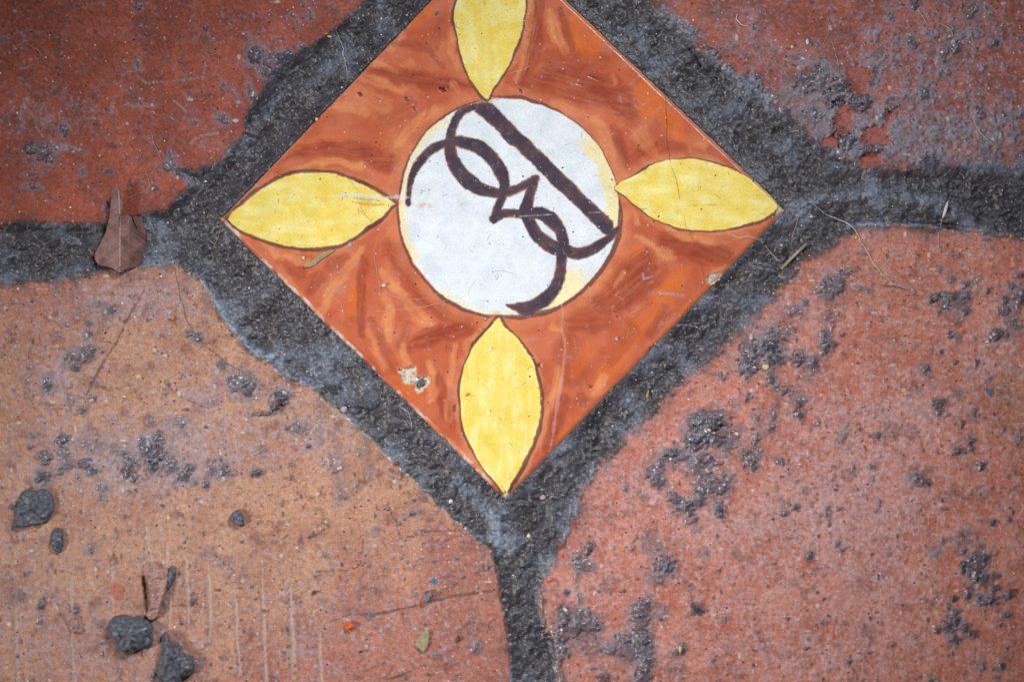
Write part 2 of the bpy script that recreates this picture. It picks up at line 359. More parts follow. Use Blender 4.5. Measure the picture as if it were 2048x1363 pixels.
# pale trowelled ridges
for pts, w, k, hgt in [([(398, 552), (412, 580), (432, 612), (455, 650), (482, 682), (512, 704), (540, 716)], 20, .8, 9), ([(562, 728), (580, 748), (600, 762), (625, 776)], 12, .6, 7),
        ([(1345, 30), (1400, 75), (1440, 115), (1500, 170), (1560, 215)], 34, .55, 6), ([(1400, 45), (1470, 110), (1520, 160)], 20, .45, 7), ([(1565, 440), (1640, 395), (1760, 385), (1860, 400)], 26, .4, 3),
        ([(1700, 452), (1760, 447), (1840, 452), (1890, 458)], 12, .5, 6), ([(290, 440), (320, 452), (330, 480)], 26, .5, 4), ([(640, 700), (690, 790)], 40, .35, 2), ([(920, 960), (985, 1030), (1005, 1100)], 26, .5, 5), ([(1480, 690), (1400, 745), (1330, 800)], 10, .45, 5),
        ([(760, 5), (775, 30), (760, 55)], 18, .35, 3), ([(1190, 940), (1165, 985), (1130, 1060)], 26, .4, 4), ([(1095, 1215), (1112, 1290), (1122, 1363)], 10, .5, 5), ([(560, 190), (540, 220), (515, 250)], 14, .4, 4)]:
    s = box_of(pts, w + 20); d = line_sd(XW[s], YW[s], [(p[0], p[1], w) for p in pts])
    q = sstep(w * 0.35, -w * 0.45, d + 5 * f18[s])
    mc[s] = mixa(mc[s], np.broadcast_to(lin((148, 160, 180)), mc[s].shape), k * q * sstep(-0.7, 0.5, f18b[s] + 0.4 * n5[s]))
    Hm[s] += hgt * q
for pts, w, dep in [([(1395, 125), (1440, 165), (1500, 215)], 10, 5), ([(1075 + 300, 90), (1400, 130)], 7, 4), ([(400, 560), (425, 605), (450, 655)], 6, 4), ([(1880, 447), (1960, 462)], 9, 7), ([(590, 770), (640, 800)], 6, 4)]:
    s = box_of(pts, 25); d = line_sd(XW[s], YW[s], [(p[0], p[1], w) for p in pts]); Hm[s] -= dep * sstep(w * .4, -w * .4, d)
col = mixa(col, mc, mort); H = H + (Hm - H) * mort; alpha = np.maximum(alpha * (1 - mort), mort)
# clay shows a dark rim where the joint starts
edge = np.exp(-(sd / 5.0) ** 2) * (1 - mort) * 0.35
col = mixa(col, fill((110, 60, 46)), edge * sstep(-0.3, 0.5, f40))

# ---- marks on the clay: (kind, points with widths).  groove: scored line, line: dark scratch, pale: whitish streak
def stamp_line(pts, color, k, dh=0.0, ragged=0.8, a=0.0):
    pts = smooth_pts(pts, 3); w = max(p[2] for p in pts); s = box_of(pts, w + 12)
    d = line_sd(X[s] + 1.2 * w2x[s] + 0.8 * n5[s], Y[s] + 1.2 * w2y[s], pts) + ragged * 1.4 * (f18[s] + 0.6 * n5[s])
    q = sstep(1.1, -1.1, d) * k
    col[s] = mixa(col[s], np.broadcast_to(lin(color), col[s].shape), q); H[s] += dh * sstep(1.2, -1.6, d)
    alpha[s] = alpha[s] * (1 - q) + a * q
GRO = [M5([(545, 510, 4), (548, 620, 22), (552, 760, 26), (556, 1000, 20), (575, 1363, 26)]), M5([(118, 690, 6), (122, 900, 24), (120, 1050, 26), (135, 1363, 28)]), M5([(868, 370, 4), (872, 520, 22), (868, 640, 16), (882, 820, 6)]),
       M5([(1140, 140, 6), (1146, 240, 34), (1152, 330, 44), (1160, 460, 56)]), M5([(1294, 245, 4), (1298, 340, 26), (1300, 440, 20)]), M5([(1318, 680, 8), (1322, 800, 24), (1320, 970, 8)]),
       M5([(1448, 330, 4), (1450, 500, 24), (1462, 680, 22), (1470, 980, 4)]), M5([(1620, 420, 4), (1622, 560, 30), (1634, 760, 28), (1640, 1000, 4)]), M5([(1824, 630, 4), (1840, 820, 26), (1842, 1000, 16), (1860, 1180, 16), (1866, 1300, 30)]),
       M6([(92, 440, 4), (98, 650, 14), (104, 800, 24), (110, 1050, 26), (122, 1363, 22)]), M6([(314, 620, 6), (318, 750, 24), (325, 1000, 36), (338, 1340, 30)]), M6([(548, 950, 10), (540, 1120, 24), (556, 1363, 26)])]
for g in GRO:
    g = [(x, y, w * 1.5) for x, y, w in g]
    stamp_line(g, (178, 144, 130), 0.7, 0, 2.6)
    stamp_line([(x - w * 0.28, y, w * 0.5) for x, y, w in g], (134, 106, 94), 0.42, -1.3, 2.4)  # shadow side of the groove put into the colour, over a shallow recess
    stamp_line([(x + w * 0.4, y, w * 0.4) for x, y, w in g], (192, 158, 142), 0.4, 1.2, 2.2)
DARK = [K5([(1130, 900, 3), (1085, 1010, 10), (1020, 1110, 14), (960, 1230, 16), (900, 1363, 10)]), M1([(905, 20, 14), (820, 150, 18), (740, 290, 20), (690, 390, 12), (650, 480, 3)]), M6([(620, 895, 8), (800, 835, 12), (960, 838, 22), (1300, 770, 14)]), M6([(1400, 745, 16), (1560, 700, 24), (1700, 680, 24), (1880, 655, 14)]),
        M6([(480, 510, 10), (620, 500, 8), (770, 495, 5)]), M6([(1360, 195, 9), (1500, 190, 7), (1640, 180, 9)]), M6([(1510, 272, 12), (1600, 235, 9), (1680, 212, 8)]), M6([(1440, 275, 6), (1560, 210, 6)]), M6([(1090, 280, 3), (1200, 240, 8), (1280, 232, 8)]), M6([(440, 245, 7), (510, 222, 16), (575, 185, 12)]), M6([(240, 260, 7), (300, 215, 6)]),
        M6([(1060, 1345, 5), (1150, 1320, 12), (1240, 1280, 6)]), M6([(900, 1280, 6), (1060, 1205, 10)]), M6([(550, 640, 3), (610, 510, 4)]), M6([(1080, 0, 12), (1130, 110, 6)]), M6([(870, 360, 16), (885, 260, 12)]), M6([(1250, 440, 4), (1350, 400, 6)]), M6([(1630, 960, 8), (1730, 890, 12)]), M6([(450, 575, 6), (560, 520, 5)]), M6([(940, 390, 5), (1010, 370, 6)]),
        M1([(1250, 280, 4), (1390, 430, 8), (1640, 540, 6)]), K1([(620, 770, 4), (630, 780, 8), (600, 870, 4)]), K1([(410, 745, 3), (560, 720, 5)]), K1([(915, 430, 8), (985, 415, 5)]), K1([(1135, 425, 8), (1210, 418, 5)]), K1([(1910, 490, 9), (1940, 550, 12), (1965, 600, 8)]), K8([(860, 890, 4), (960, 905, 8), (1050, 915, 20), (1110, 935, 8)]), M4([(1215, 750, 5), (1250, 870, 12)]), M4([(460, 600, 6), (495, 690, 14)]), M4([(740, 760, 5), (800, 860, 12)]), M7([(1700, 930, 6), (1770, 850, 4)]), M2([(1075, 1270, 8), (1110, 1363, 12)])]
for g in DARK: stamp_line(g, (84, 60, 58), 0.75, -0.8, 1.0)
PALE = [M6([(760, 400, 12), (900, 320, 18), (1030, 225, 14)]), M6([(215, 710, 20), (300, 670, 22), (400, 620, 10)]), M6([(350, 1050, 20), (490, 1150, 26)]), M6([(575, 1200, 16), (700, 1280, 22), (760, 1320, 8)]), M6([(810, 810, 6), (900, 700, 10)]), M6([(1420, 1160, 30), (1560, 1090, 34)]), M6([(1330, 850, 26), (1400, 800, 40)]), M6([(660, 660, 22), (740, 710, 36)]), K1([(1350, 780, 8), (1440, 855, 20)]), K1([(900, 545, 5), (1010, 560, 10), (1120, 545, 6)]), K1([(1100, 620, 20), (1140, 650, 14)]), K1([(150, 920, 22), (210, 780, 40)]), K1([(340, 950, 60), (400, 920, 50)]), K1([(450, 1160, 70), (540, 1150, 50), (600, 1160, 10)]), K1([(720, 915, 20), (780, 925, 8)]), K1([(990, 815, 24), (1070, 830, 16), (1210, 825, 12)]), K1([(550, 750, 8), (565, 790, 16)]), K1([(1160, 640, 4), (1380, 630, 10), (1600, 600, 8)]), K1([(160, 535, 22), (240, 520, 8)]), K1([(70, 795, 30), (110, 795, 16)]), K1([(1480, 1120, 12), (1560, 1060, 16), (1700, 1040, 20)]), K1([(1580, 470, 16), (1600, 510, 10), (1575, 620, 14)]), M8([(1880, 590, 16), (1970, 560, 20)]), M4([(1060, 500, 24), (1160, 490, 36)]), M4([(1180, 560, 60), (1260, 570, 50)]), M4([(1560, 230, 50), (1620, 270, 60)]), M4([(1290, 340, 50), (1390, 340, 30)]), M1([(430, 330, 60), (480, 180, 50)]), M1([(1420, 400, 50), (1560, 450, 70), (1700, 480, 30)]), M1([(500, 560, 24), (540, 640, 44)])]
for g in PALE: stamp_line(g, (160, 136, 140), 0.62, 0.8, 1.3, 0.2)

# ---- mortar splashes on the clay: (x, y, rx, ry, height, rotation) in layout units; s = stain without body
LUMPS = []
def lumps(K, rows):
    for r in rows:
        x, y = K([r[:2]])[0]; LUMPS.append((x, y) + tuple(r[2:]))
lumps(K1, [(250, 1150, 12, 14, 7), (360, 1200, 15, 17, 8), (495, 1010, 9, 11, 8), (230, 1250, 10, 5, 3), (1985, 440, 13, 15, 8), (1740, 930, 13, 7, 5, -.5), (1605, 220, 3.5, 8, 5), (1960, 740, 6, 20, 5, .3), (1740, 660, 5, 6, 4), (1725, 695, 3.5, 5, 4), (1010, 695, 4, 5, 5), (1070, 500, 5, 9, 4), (960, 480, 4, 6, 3, .5), (1830, 740, 4, 15, 3, .6), (1290, 455, 4, 4, 2), (1080, 40, 7, 9, 5), (1090, 205, 4, 4, 4), (1510, 950, 8, 4, 3, -.4), (1340, 930, 10, 3, 3, -.6), (1320, 1290, 12, 10, 7), (1330, 1210, 5, 9, 4), (30, 310, 9, 6, 2), (840, 1330, 11, 4, 4, -.2), (440, 1150, 6, 6, 4), (550, 1160, 5, 4, 4), (640, 1310, 4, 5, 3)])
lumps(K2, [(40, 440, 13, 17, 8), (190, 470, 20, 12, 8), (280, 450, 16, 12, 8), (160, 560, 17, 10, 7), (150, 640, 10, 8, 5), (460, 120, 7, 8, 5), (330, 120, 5, 4, 3), (285, 150, 3, 4, 3), (410, 30, 6, 5, 4), (370, 190, 3, 8, 3), (500, 40, 5, 4, 3), (400, 360, 6, 4, 4)])
lumps(K4, [(380, 630, 36, 24, 7, .3), (580, 730, 28, 27, 9), (480, 520, 6, 4, 3), (640, 1100, 20, 20, 10), (540, 980, 7, 22, 6), (830, 580, 9, 22, 6, -.4), (850, 640, 10, 7, 5), (760, 800, 22, 16, 7, -.3), (1010, 830, 13, 6, 6, .2), (1250, 740, 10, 14, 6), (820, 1180, 22, 8, 9), (260, 450, 11, 9, 4), (980, 130, 5, 9, 6), (1170, 30, 8, 13, 7), (1430, 20, 5, 5, 4), (1150, 340, 7, 13, 7, .5), (1450, 260, 10, 13, 4), (1620, 90, 10, 16, 5, -.5), (1790, 340, 8, 8, 6), (1670, 890, 6, 9, 4), (1870, 900, 9, 6, 4), (1280, 1270, 22, 15, 8), (970, 750, 4, 4, 3), (1430, 560, 6, 14, 3, .4), (700, 830, 8, 6, 6), (1490, 370, 10, 12, 5), (380, 900, 22, 14, 5), (930, 900, 5, 6, 5), (1400, 410, 7, 18, 4)])
lumps(K5, [(250, 35, 14, 4.5, 4), (255, 130, 15, 6, 5, -.15), (1205, 135, 7, 6, 5), (400, 215, 7, 3, 3), (830, 285, 6, 6, 4), (885, 160, 4, 4, 4), (1380, 10, 10, 8, 7), (640, 20, 5, 6, 3), (1110, 60, 3, 5, 3), (860, 1090, 13, 9, 5, .4), (770, 1045, 9, 5, 4), (690, 1190, 8, 7, 5), (680, 1275, 8, 8, 6), (1545, 1300, 11, 8, 7), (1470, 1270, 8, 6, 5), (440, 1300, 9, 7, 3), (520, 1205, 8, 4, 3), (1300, 955, 3, 4, 3)])
lumps(M1, [(700, 85, 11, 13, 9, .3), (560, 140, 14, 12, 5), (590, 220, 10, 7, 6), (645, 110, 10, 14, 5), (365, 345, 9, 14, 8), (230, 210, 7, 5, 4), (160, 293, 5, 3, 3), (1720, 195, 7.5, 9, 8), (1690, 283, 3, 3, 3), (1850, 330, 20, 19, 6), (1930, 370, 15, 18, 7), (715, 455, 6, 8, 6), (640, 545, 10, 6, 7, .3), (550, 490, 8, 9, 3), (480, 775, 12, 12, 8), (1235, 755, 12, 11, 9), (1130, 820, 12, 16, 7), (1200, 890, 17, 20, 10), (1190, 980, 11, 15, 9), (1020, 940, 12, 12, 7, -.5), (980, 1020, 9, 16, 7), (1040, 1070, 11, 8, 6), (1430, 1050, 12, 15, 7, -.5), (1480, 990, 10, 7, 6), (1740, 1000, 10, 13, 7), (1650, 1010, 9, 13, 5), (1600, 1120, 7, 6, 6), (1800, 1040, 8, 5, 4), (330, 1065, 14, 13, 9), (350, 910, 12, 16, 6), (500, 890, 11, 14, 5), (520, 980, 12, 7, 5), (660, 960, 11, 11, 7), (720, 1010, 10, 8, 6), (660, 800, 9, 8, 4), (1330, 970, 14, 18, 5), (1380, 640, 17, 10, 3), (1165, 635, 9, 8, 4), (230, 830, 6, 5, 5), (1990, 1030, 9, 6, 6), (260, 740, 9, 5, 4), (800, 1140, 12, 10, 4), (790, 1220, 6, 11, 4), (1300, 1190, 5, 6, 3), (460, 1020, 8, 7, 5), (760, 820, 11, 8, 3), (1520, 1105, 6, 5, 5), (100, 1290, 6, 6, 5), (1650, 480, 9, 6, 2), (2010, 860, 5, 5, 3), (600, 1060, 6, 5, 4), (960, 880, 5, 5, 4), (1410, 650, 8, 7, 4)])
lumps(M2, [(210, 470, 17, 16, 9, -.5), (255, 440, 13, 14, 8), (195, 520, 8, 9, 7), (80, 570, 24, 4.5, 6), (360, 670, 9, 14, 5), (420, 670, 10, 9, 3), (280, 678, 7, 6, 5), (245, 645, 4, 4, 3), (450, 825, 5, 5, 5), (100, 855, 10, 6, 3), (50, 1025, 10, 6, 7), (670, 900, 6, 6, 3), (690, 1000, 13, 8, 4, .5), (700, 1190, 7, 19, 3), (920, 1055, 5, 10, 3, -.5), (620, 950, 6, 14, 3), (745, 1215, 6, 4, 4), (560, 960, 5, 4, 3), (350, 1235, 3, 3, 3), (830, 1130, 6, 5, 3), (1340, 1230, 6, 4, 4, -.4), (160, 990, 3, 3, 3), (860, 880, 8, 5, 2), (540, 750, 6, 13, 2), (670, 790, 4, 14, 2, .3), (340, 280, 12, 5, 6, .5), (1270, 1345, 7, 5, 4)])
lumps(M3, [(1500, 610, 19, 13, 10), (1640, 580, 15, 14, 10), (1560, 680, 28, 20, 12), (1650, 650, 14, 14, 11), (1480, 740, 16, 20, 10), (1580, 760, 18, 10, 11), (1650, 790, 15, 8, 10), (1460, 810, 14, 15, 7), (1340, 905, 26, 13, 7), (1290, 880, 13, 9, 6), (1150, 1030, 14, 15, 10), (1200, 1090, 11, 12, 7), (1210, 960, 5, 10, 6), (1900, 930, 13, 15, 8, .3), (1935, 985, 6, 10, 6), (1540, 930, 20, 14, 6), (1500, 1000, 16, 18, 5), (1580, 1030, 9, 8, 5), (1650, 1130, 24, 17, 6, -.4), (1530, 1180, 14, 20, 6), (1740, 1110, 8, 14, 4), (1300, 1220, 13, 12, 6), (1390, 1290, 20, 9, 6, .5), (1660, 1300, 7, 10, 6), (1880, 200, 22, 20, 8), (1900, 80, 15, 26, 7), (1960, 40, 14, 12, 7), (1890, 430, 10, 8, 4), (1790, 500, 9, 8, 3), (1955, 600, 7, 8, 4), (1950, 770, 9, 15, 5, -.3), (1980, 870, 8, 9, 4), (1700, 290, 6, 5, 5), (1640, 265, 6, 4, 4), (940, 1150, 5, 6, 5), (1045, 1170, 4, 4, 4), (1370, 1010, 4, 4, 3), (1780, 740, 14, 12, 4), (1720, 830, 12, 13, 5), (1650, 960, 12, 6, 5), (1870, 870, 9, 7, 4), (1090, 1220, 7, 5, 3), (1500, 1260, 13, 9, 5), (1350, 1250, 9, 7, 6), (1830, 660, 3, 4, 3)])
lumps(K8, [(540, 900, 24, 18, 6), (500, 980, 12, 9, 5), (640, 790, 14, 6, 6, .3), (420, 940, 10, 6, 4), (230, 1100, 17, 12, 5), (320, 1040, 5, 8, 5, -.4), (180, 1240, 18, 10, 4), (60, 1310, 18, 20, 8), (500, 1140, 9, 10, 4), (530, 1210, 4, 14, 4), (475, 1310, 9, 16, 7), (625, 1075, 4, 4, 3), (575, 1125, 5, 5, 3), (745, 920, 6, 5, 5), (810, 940, 6, 5, 5, -.3), (1320, 990, 9, 10, 8), (1405, 1045, 10, 12, 8, -.6), (1400, 975, 12, 6, 8), (1460, 985, 9, 7, 8), (1560, 980, 11, 8, 8), (1510, 1030, 16, 12, 5), (1565, 1105, 8, 9, 6), (1455, 860, 8, 7, 7), (1575, 885, 8, 7, 7), (1740, 940, 5.5, 6, 6), (1920, 905, 8, 7, 6, .3), (1985, 1000, 10, 19, 8, -.3), (1870, 1015, 8, 9, 7), (1870, 1100, 12, 10, 8), (1920, 1180, 8, 10, 5), (1990, 820, 9, 6, 6), (1450, 1280, 8, 7, 6), (1510, 1300, 6, 6, 4), (1790, 1290, 12, 10, 8), (1850, 1275, 14, 8, 4), (640, 690, 3, 4, 3), (1510, 670, 7, 6, 4, -.5), (1365, 770, 5, 6, 3), (910, 1160, 4, 4, 3), (600, 1280, 5, 4, 5), (545, 1355, 6, 5, 5), (1650, 870, 5, 6, 3), (1820, 910, 4, 3, 3), (1360, 1105, 4, 6, 4), (1480, 1140, 14, 8, 3, -.4), (840, 1095, 7, 5, 3), (1725, 540, 6, 4, 4), (1980, 1210, 10, 8, 4)])
lumps(M4, [(40, 100, 20, 22, 8), (60, 40, 14, 12, 8), (110, 160, 12, 10, 6), (255, 140, 15, 13, 10), (375, 170, 12, 12, 8), (475, 45, 8, 16, 7), (440, 105, 5, 6, 4), (50, 290, 9, 13, 8, .3), (90, 350, 6, 6, 5), (155, 390, 6, 11, 7, -.4), (230, 430, 12, 12, 4), (300, 465, 10, 6, 5), (255, 550, 7, 14, 8, -.3), (285, 590, 5, 6, 6), (65, 590, 5, 14, 5), (330, 260, 17, 13, 3), (50, 690, 9, 8, 5), (1258, 228, 8, 9, 8), (1360, 490, 9, 9, 9), (1330, 480, 6, 6, 5), (1360, 560, 7, 8, 8), (1435, 580, 4, 4, 5), (1505, 420, 9, 8, 4), (1630, 562, 8, 8, 4), (1535, 655, 6, 6, 5), (1605, 700, 4, 3, 3), (885, 748, 7, 6, 7), (1600, 780, 8, 9, 8), (1500, 860, 9, 8, 9), (1610, 848, 6, 5, 6), (1683, 975, 9, 9, 7, .3), (1610, 1000, 6, 6, 2), (1195, 1075, 11, 9, 9), (1255, 1105, 9, 7, 6), (1135, 1070, 6, 7, 3), (115, 945, 8, 6, 6), (150, 955, 4, 5, 5), (840, 980, 6, 6, 5), (1978, 758, 5, 5, 6), (1968, 808, 3.5, 3, 4), (1855, 695, 4.5, 8, 4), (240, 1297, 6, 5, 7), (580, 1312, 4, 3, 4), (888, 1255, 4.5, 6, 5), (1378, 92, 4, 6, 5, -.5), (1490, 172, 5, 5, 5), (1650, 180, 4, 8, 5), (690, 985, 4, 9, 4), (640, 655, 4, 6, 4), (585, 785, 6, 5, 4), (960, 665, 5, 6, 3), (625, 730, 8, 7, 3), (735, 680, 4, 5, 4), (370, 1278, 3, 4, 4), (460, 760, 4, 2.5, 3), (150, 1345, 6, 5, 4), (415, 640, 4, 6, 3), (770, 510, 4, 5, 3), (1150, 715, 9, 8, 1.5), (845, 1080, 4, 5, 4), (1140, 1140, 3, 6, 2), (700, 1160, 2.5, 3, 3), (545, 40, 4, 5, 3), (860, 1330, 4, 3, 3), (1205, 1315, 4, 4, 3), (330, 1170, 6, 4, 2), (255, 1095, 4, 4, 3)])
lumps(M7, [(1230, 440, 18, 17, 11), (1280, 470, 8, 11, 6), (650, 325, 9, 13, 7, -.5), (575, 420, 13, 14, 6), (640, 470, 12, 9, 4), (450, 850, 13, 24, 10), (560, 850, 9, 18, 8, -.3), (450, 990, 13, 22, 9, -.2), (560, 960, 11, 16, 6), (660, 920, 17, 17, 6, -.5), (640, 830, 10, 9, 5), (715, 930, 7, 6, 6), (680, 1090, 26, 14, 4), (920, 1030, 17, 9, 8, -.2), (1050, 1020, 22, 15, 8), (1080, 1120, 17, 22, 7), (960, 1130, 22, 15, 5), (820, 1110, 15, 9, 5, -.3), (1100, 1230, 12, 16, 6), (1070, 1320, 16, 18, 7), (1050, 800, 17, 16, 6), (1050, 900, 17, 20, 6), (1110, 740, 9, 12, 5), (770, 1320, 13, 8, 7), (700, 1250, 10, 3, 4), (460, 1110, 9, 9, 5), (430, 1180, 7, 6, 6), (480, 660, 6, 5, 6), (580, 720, 4, 10, 4), (985, 320, 5, 6, 4, -.4), (1150, 540, 14, 10, 3), (1210, 580, 10, 6, 3), (1370, 1095, 9, 12, 6), (1310, 1140, 8, 5, 4), (1555, 350, 7, 6, 3), (1545, 420, 4, 3, 3), (1955, 968, 5, 4, 5), (1436, 608, 4, 3.5, 4), (1640, 860, 4, 3, 3), (1700, 885, 5, 5, 3), (1220, 820, 9, 9, 3), (1610, 1195, 6, 5, 3), (1320, 1260, 14, 8, 3), (1020, 230, 3, 4, 3), (1430, 20, 10, 15, 6), (1480, 95, 5, 5, 6), (1670, 40, 8, 10, 7), (1430, 110, 10, 8, 4), (1500, 170, 8, 5, 3, .4), (1140, 290, 14, 12, 1.5), (560, 560, 5, 16, 3)])
lumps(M8, [(1670, 430, 16, 13, 8), (1700, 390, 9, 8, 6), (1630, 380, 5, 9, 6), (1640, 530, 14, 13, 9), (1710, 560, 12, 11, 6), (1540, 450, 6, 7, 8), (1545, 495, 6, 7, 8), (1590, 430, 4, 10, 5), (1580, 670, 8, 11, 9), (1660, 695, 8, 7, 5), (1730, 735, 15, 9, 9), (1770, 720, 6, 7, 8), (1800, 630, 10, 5, 7, -.3), (1770, 670, 4, 8, 4), (1900, 675, 9, 10, 9), (1855, 690, 5, 5, 4), (1805, 540, 7, 5, 6), (1475, 720, 7, 6, 7, .4), (1485, 812, 8, 7, 9), (1430, 780, 4, 8, 5), (1415, 845, 5, 5, 4), (1475, 885, 9, 10, 9), (1440, 945, 11, 9, 7), (1340, 960, 7, 8, 6), (1405, 915, 7, 7, 9), (1560, 950, 9, 11, 9), (1620, 985, 8, 8, 9), (1475, 1030, 10, 9, 9), (1885, 845, 7, 6, 8), (1835, 915, 6, 6, 4), (1288, 1340, 6, 6, 8), (1690, 1250, 6, 9, 5), (1850, 1235, 8, 7, 5, -.5), (1782, 1255, 5, 4, 4), (1805, 1325, 6, 5, 5), (1555, 350, 6, 6, 5), (1770, 125, 6, 8, 6, -.5), (1905, 100, 4, 6, 5), (1800, 355, 4, 5, 4), (1580, 190, 10, 6, 2), (1530, 280, 11, 14, 2), (1675, 290, 8, 12, 2), (350, 375, 7, 8, 7), (570, 290, 5, 6, 5), (610, 330, 9, 4, 4, .6), (508, 135, 4, 6, 6), (490, 40, 5, 11, 5), (155, 50, 5, 4, 4), (990, 1072, 4.5, 4, 5), (817, 1130, 3.5, 3.5, 5), (325, 1100, 6, 5, 5), (660, 1200, 6, 5, 4, -.4), (445, 890, 4, 4, 4), (240, 5, 5, 4, 5), (580, 15, 3, 3, 4), (930, 530, 3, 4, 4), (490, 472, 3.5, 3, 4), (445, 1133, 3, 3, 4), (1210, 1315, 3.5, 3.5, 4), (575, 1255, 3, 4, 3), (1490, 945, 7, 3, 3), (415, 480, 6, 3, 4), (1090, 310, 2, 6, 2), (1390, 265, 2.5, 6, 3, .4), (500, 1270, 3.5, 3, 3), (400, 580, 3.5, 3, 3), (290, 530, 4, 5, 3), (1330, 355, 10, 8, 1.5), (1185, 1015, 4, 4, 3)])
lumps(M6, [(630, 485, 4, 4, 3), (1265, 55, 7, 4, 4, -.5), (1195, 95, 5, 4, 4), (1157, 133, 5, 4, 5), (985, 180, 7, 6, 3), (585, 370, 6, 6, 3), (1650, 540, 5, 3.5, 4), (1770, 500, 4, 3.5, 4), (1570, 550, 2, 6, 2), (1605, 395, 5, 4, 4, -.5), (1770, 1080, 5, 10, 4, -.3), (1740, 1115, 5, 6, 3), (1700, 1085, 8, 4, 3), (1450, 1150, 8, 5, 3), (1290, 685, 4, 4, 4), (920, 450, 3, 3, 4), (645, 770, 4, 5, 2), (555, 720, 6, 6, 2), (1860, 470, 4, 8, 5), (1805, 375, 4, 3, 4), (1735, 890, 3, 3, 4), (490, 1080, 4, 3, 3), (940, 840, 8, 6, 4)])
lumps(M5, [(325, 750, 7, 11, 7, -.4), (310, 875, 6, 11, 4), (595, 795, 5, 9, 6, .2), (1500, 738, 4, 7, 6, -.3), (1413, 900, 5, 4, 6), (963, 70, 3.5, 3.5, 5), (1000, 175, 4, 4, 4), (1590, 370, 8, 5, 2), (130, 655, 8, 8, 1.5), (75, 735, 8, 12, 1.5), (170, 700, 9, 7, 1.5), (710, 330, 9, 8, 2), (85, 315, 4, 4, 3), (1955, 615, 5, 4, 4), (1270, 740, 4.5, 7, 6), (1410, 1085, 4, 8, 4), (90, 160, 5, 6, 5), (1490, 670, 3, 4, 3), (1880, 520, 6, 14, 2, -.5), (1750, 420, 14, 8, 2), (930, 1290, 4, 7, 3), (230, 1345, 12, 5, 2), (905, 230, 4, 8, 3), (1515, 450, 3, 4, 4), (1985, 705, 4, 3, 4), (80, 550, 4, 4, 3), (1200, 1310, 8, 7, 7), (1525, 1250, 7, 12, 3)])
lump_id = np.full(X.shape, -1, np.int32)
rs = np.random.RandomState(5)
big = []
for i, L_ in enumerate(LUMPS):
    x0, y0, rx, ry, hh = L_[:5]; rot = L_[5] if len(L_) > 5 else 0.0
    R_ = max(rx, ry); s = box_of([(x0, y0)], R_ * 2.2 + 6)
    xs, ys = X[s], Y[s]
    if xs.size == 0: continue
    am = min(rx, ry) * 0.46
    dx = xs - x0 + am * (0.75 * w1x[s] + 1.0 * w2x[s] + 0.55 * n5[s] + 0.5 * f18[s]); dy = ys - y0 + am * (0.75 * w1y[s] + 1.0 * w2y[s] + 0.5 * n11[s] - 0.5 * f18b[s])
    c_, s_ = math.cos(rot), math.sin(rot)
    q = np.sqrt(((dx * c_ - dy * s_) / rx) ** 2 + ((dx * s_ + dy * c_) / ry) ** 2)
    mask = sstep(1.0 + 1.9 / min(rx, ry), 1.0 - 1.9 / min(rx, ry), q + 0.16 * n5[s])
    body = sstep(2.0, 6.5, np.full(1, hh))[0]
    full = lambda c: np.broadcast_to(lin(c), xs.shape + (3,))
    # thin grey and brown wash round the splash
    wash = sstep(2.3, 1.0, q + 0.6 * f18[s] + 0.35 * f40b[s] + 0.2 * n5[s]) * (1 - mask) * (0.4 + 0.4 * (i % 3) / 2) * (1.25 if (y0 < 400 and x0 > 1450) else 1.0)
    col[s] = mixa(col[s], mixa(full((112, 78, 70)), full((126, 118, 128)), sstep(-.5, .2, f40b[s] + 0.3 * (i % 2))), wash * (1 - mort[s]))
    base = lin((104, 98, 106)) * (1 - body) + lin((76, 79, 90)) * body
    lc = mixa(np.broadcast_to(base, xs.shape + (3,)), full((128, 136, 152)), 0.7 * sstep(0.0, 1.0, f18b[s] + 0.3 * n5[s] + 0.4 * n11[s]))
    lc = mixa(lc, full((122, 86, 78)), (0.6 - 0.38 * body) * sstep(0.0, 0.8, f40b[s] + f18[s]))
    k = (0.42 + 0.46 * body) * (0.88 + 0.12 * sstep(-.5, .3, f18[s]))
    col[s] = mixa(col[s], lc, mask * k); alpha[s] = alpha[s] * (1 - mask) + 0.5 * mask
    dome = np.sqrt(np.clip(1 - np.clip(q, 0, 1) ** 3.2, 0, 1)) * np.clip(1 + 0.45 * f18[s] + 0.04 * n5[s] + 0.34 * n11[s], 0.15, 2)
    H[s] += 0.35 * hh * wash + (0.75 + 0.3 * body * (i % 3 == 0)) * hh * dome * (1 - 0.5 * mort[s])
    if R_ >= 5 and hh >= 3:
        lump_id[s] = np.where(mask > 0.5, i, lump_id[s])

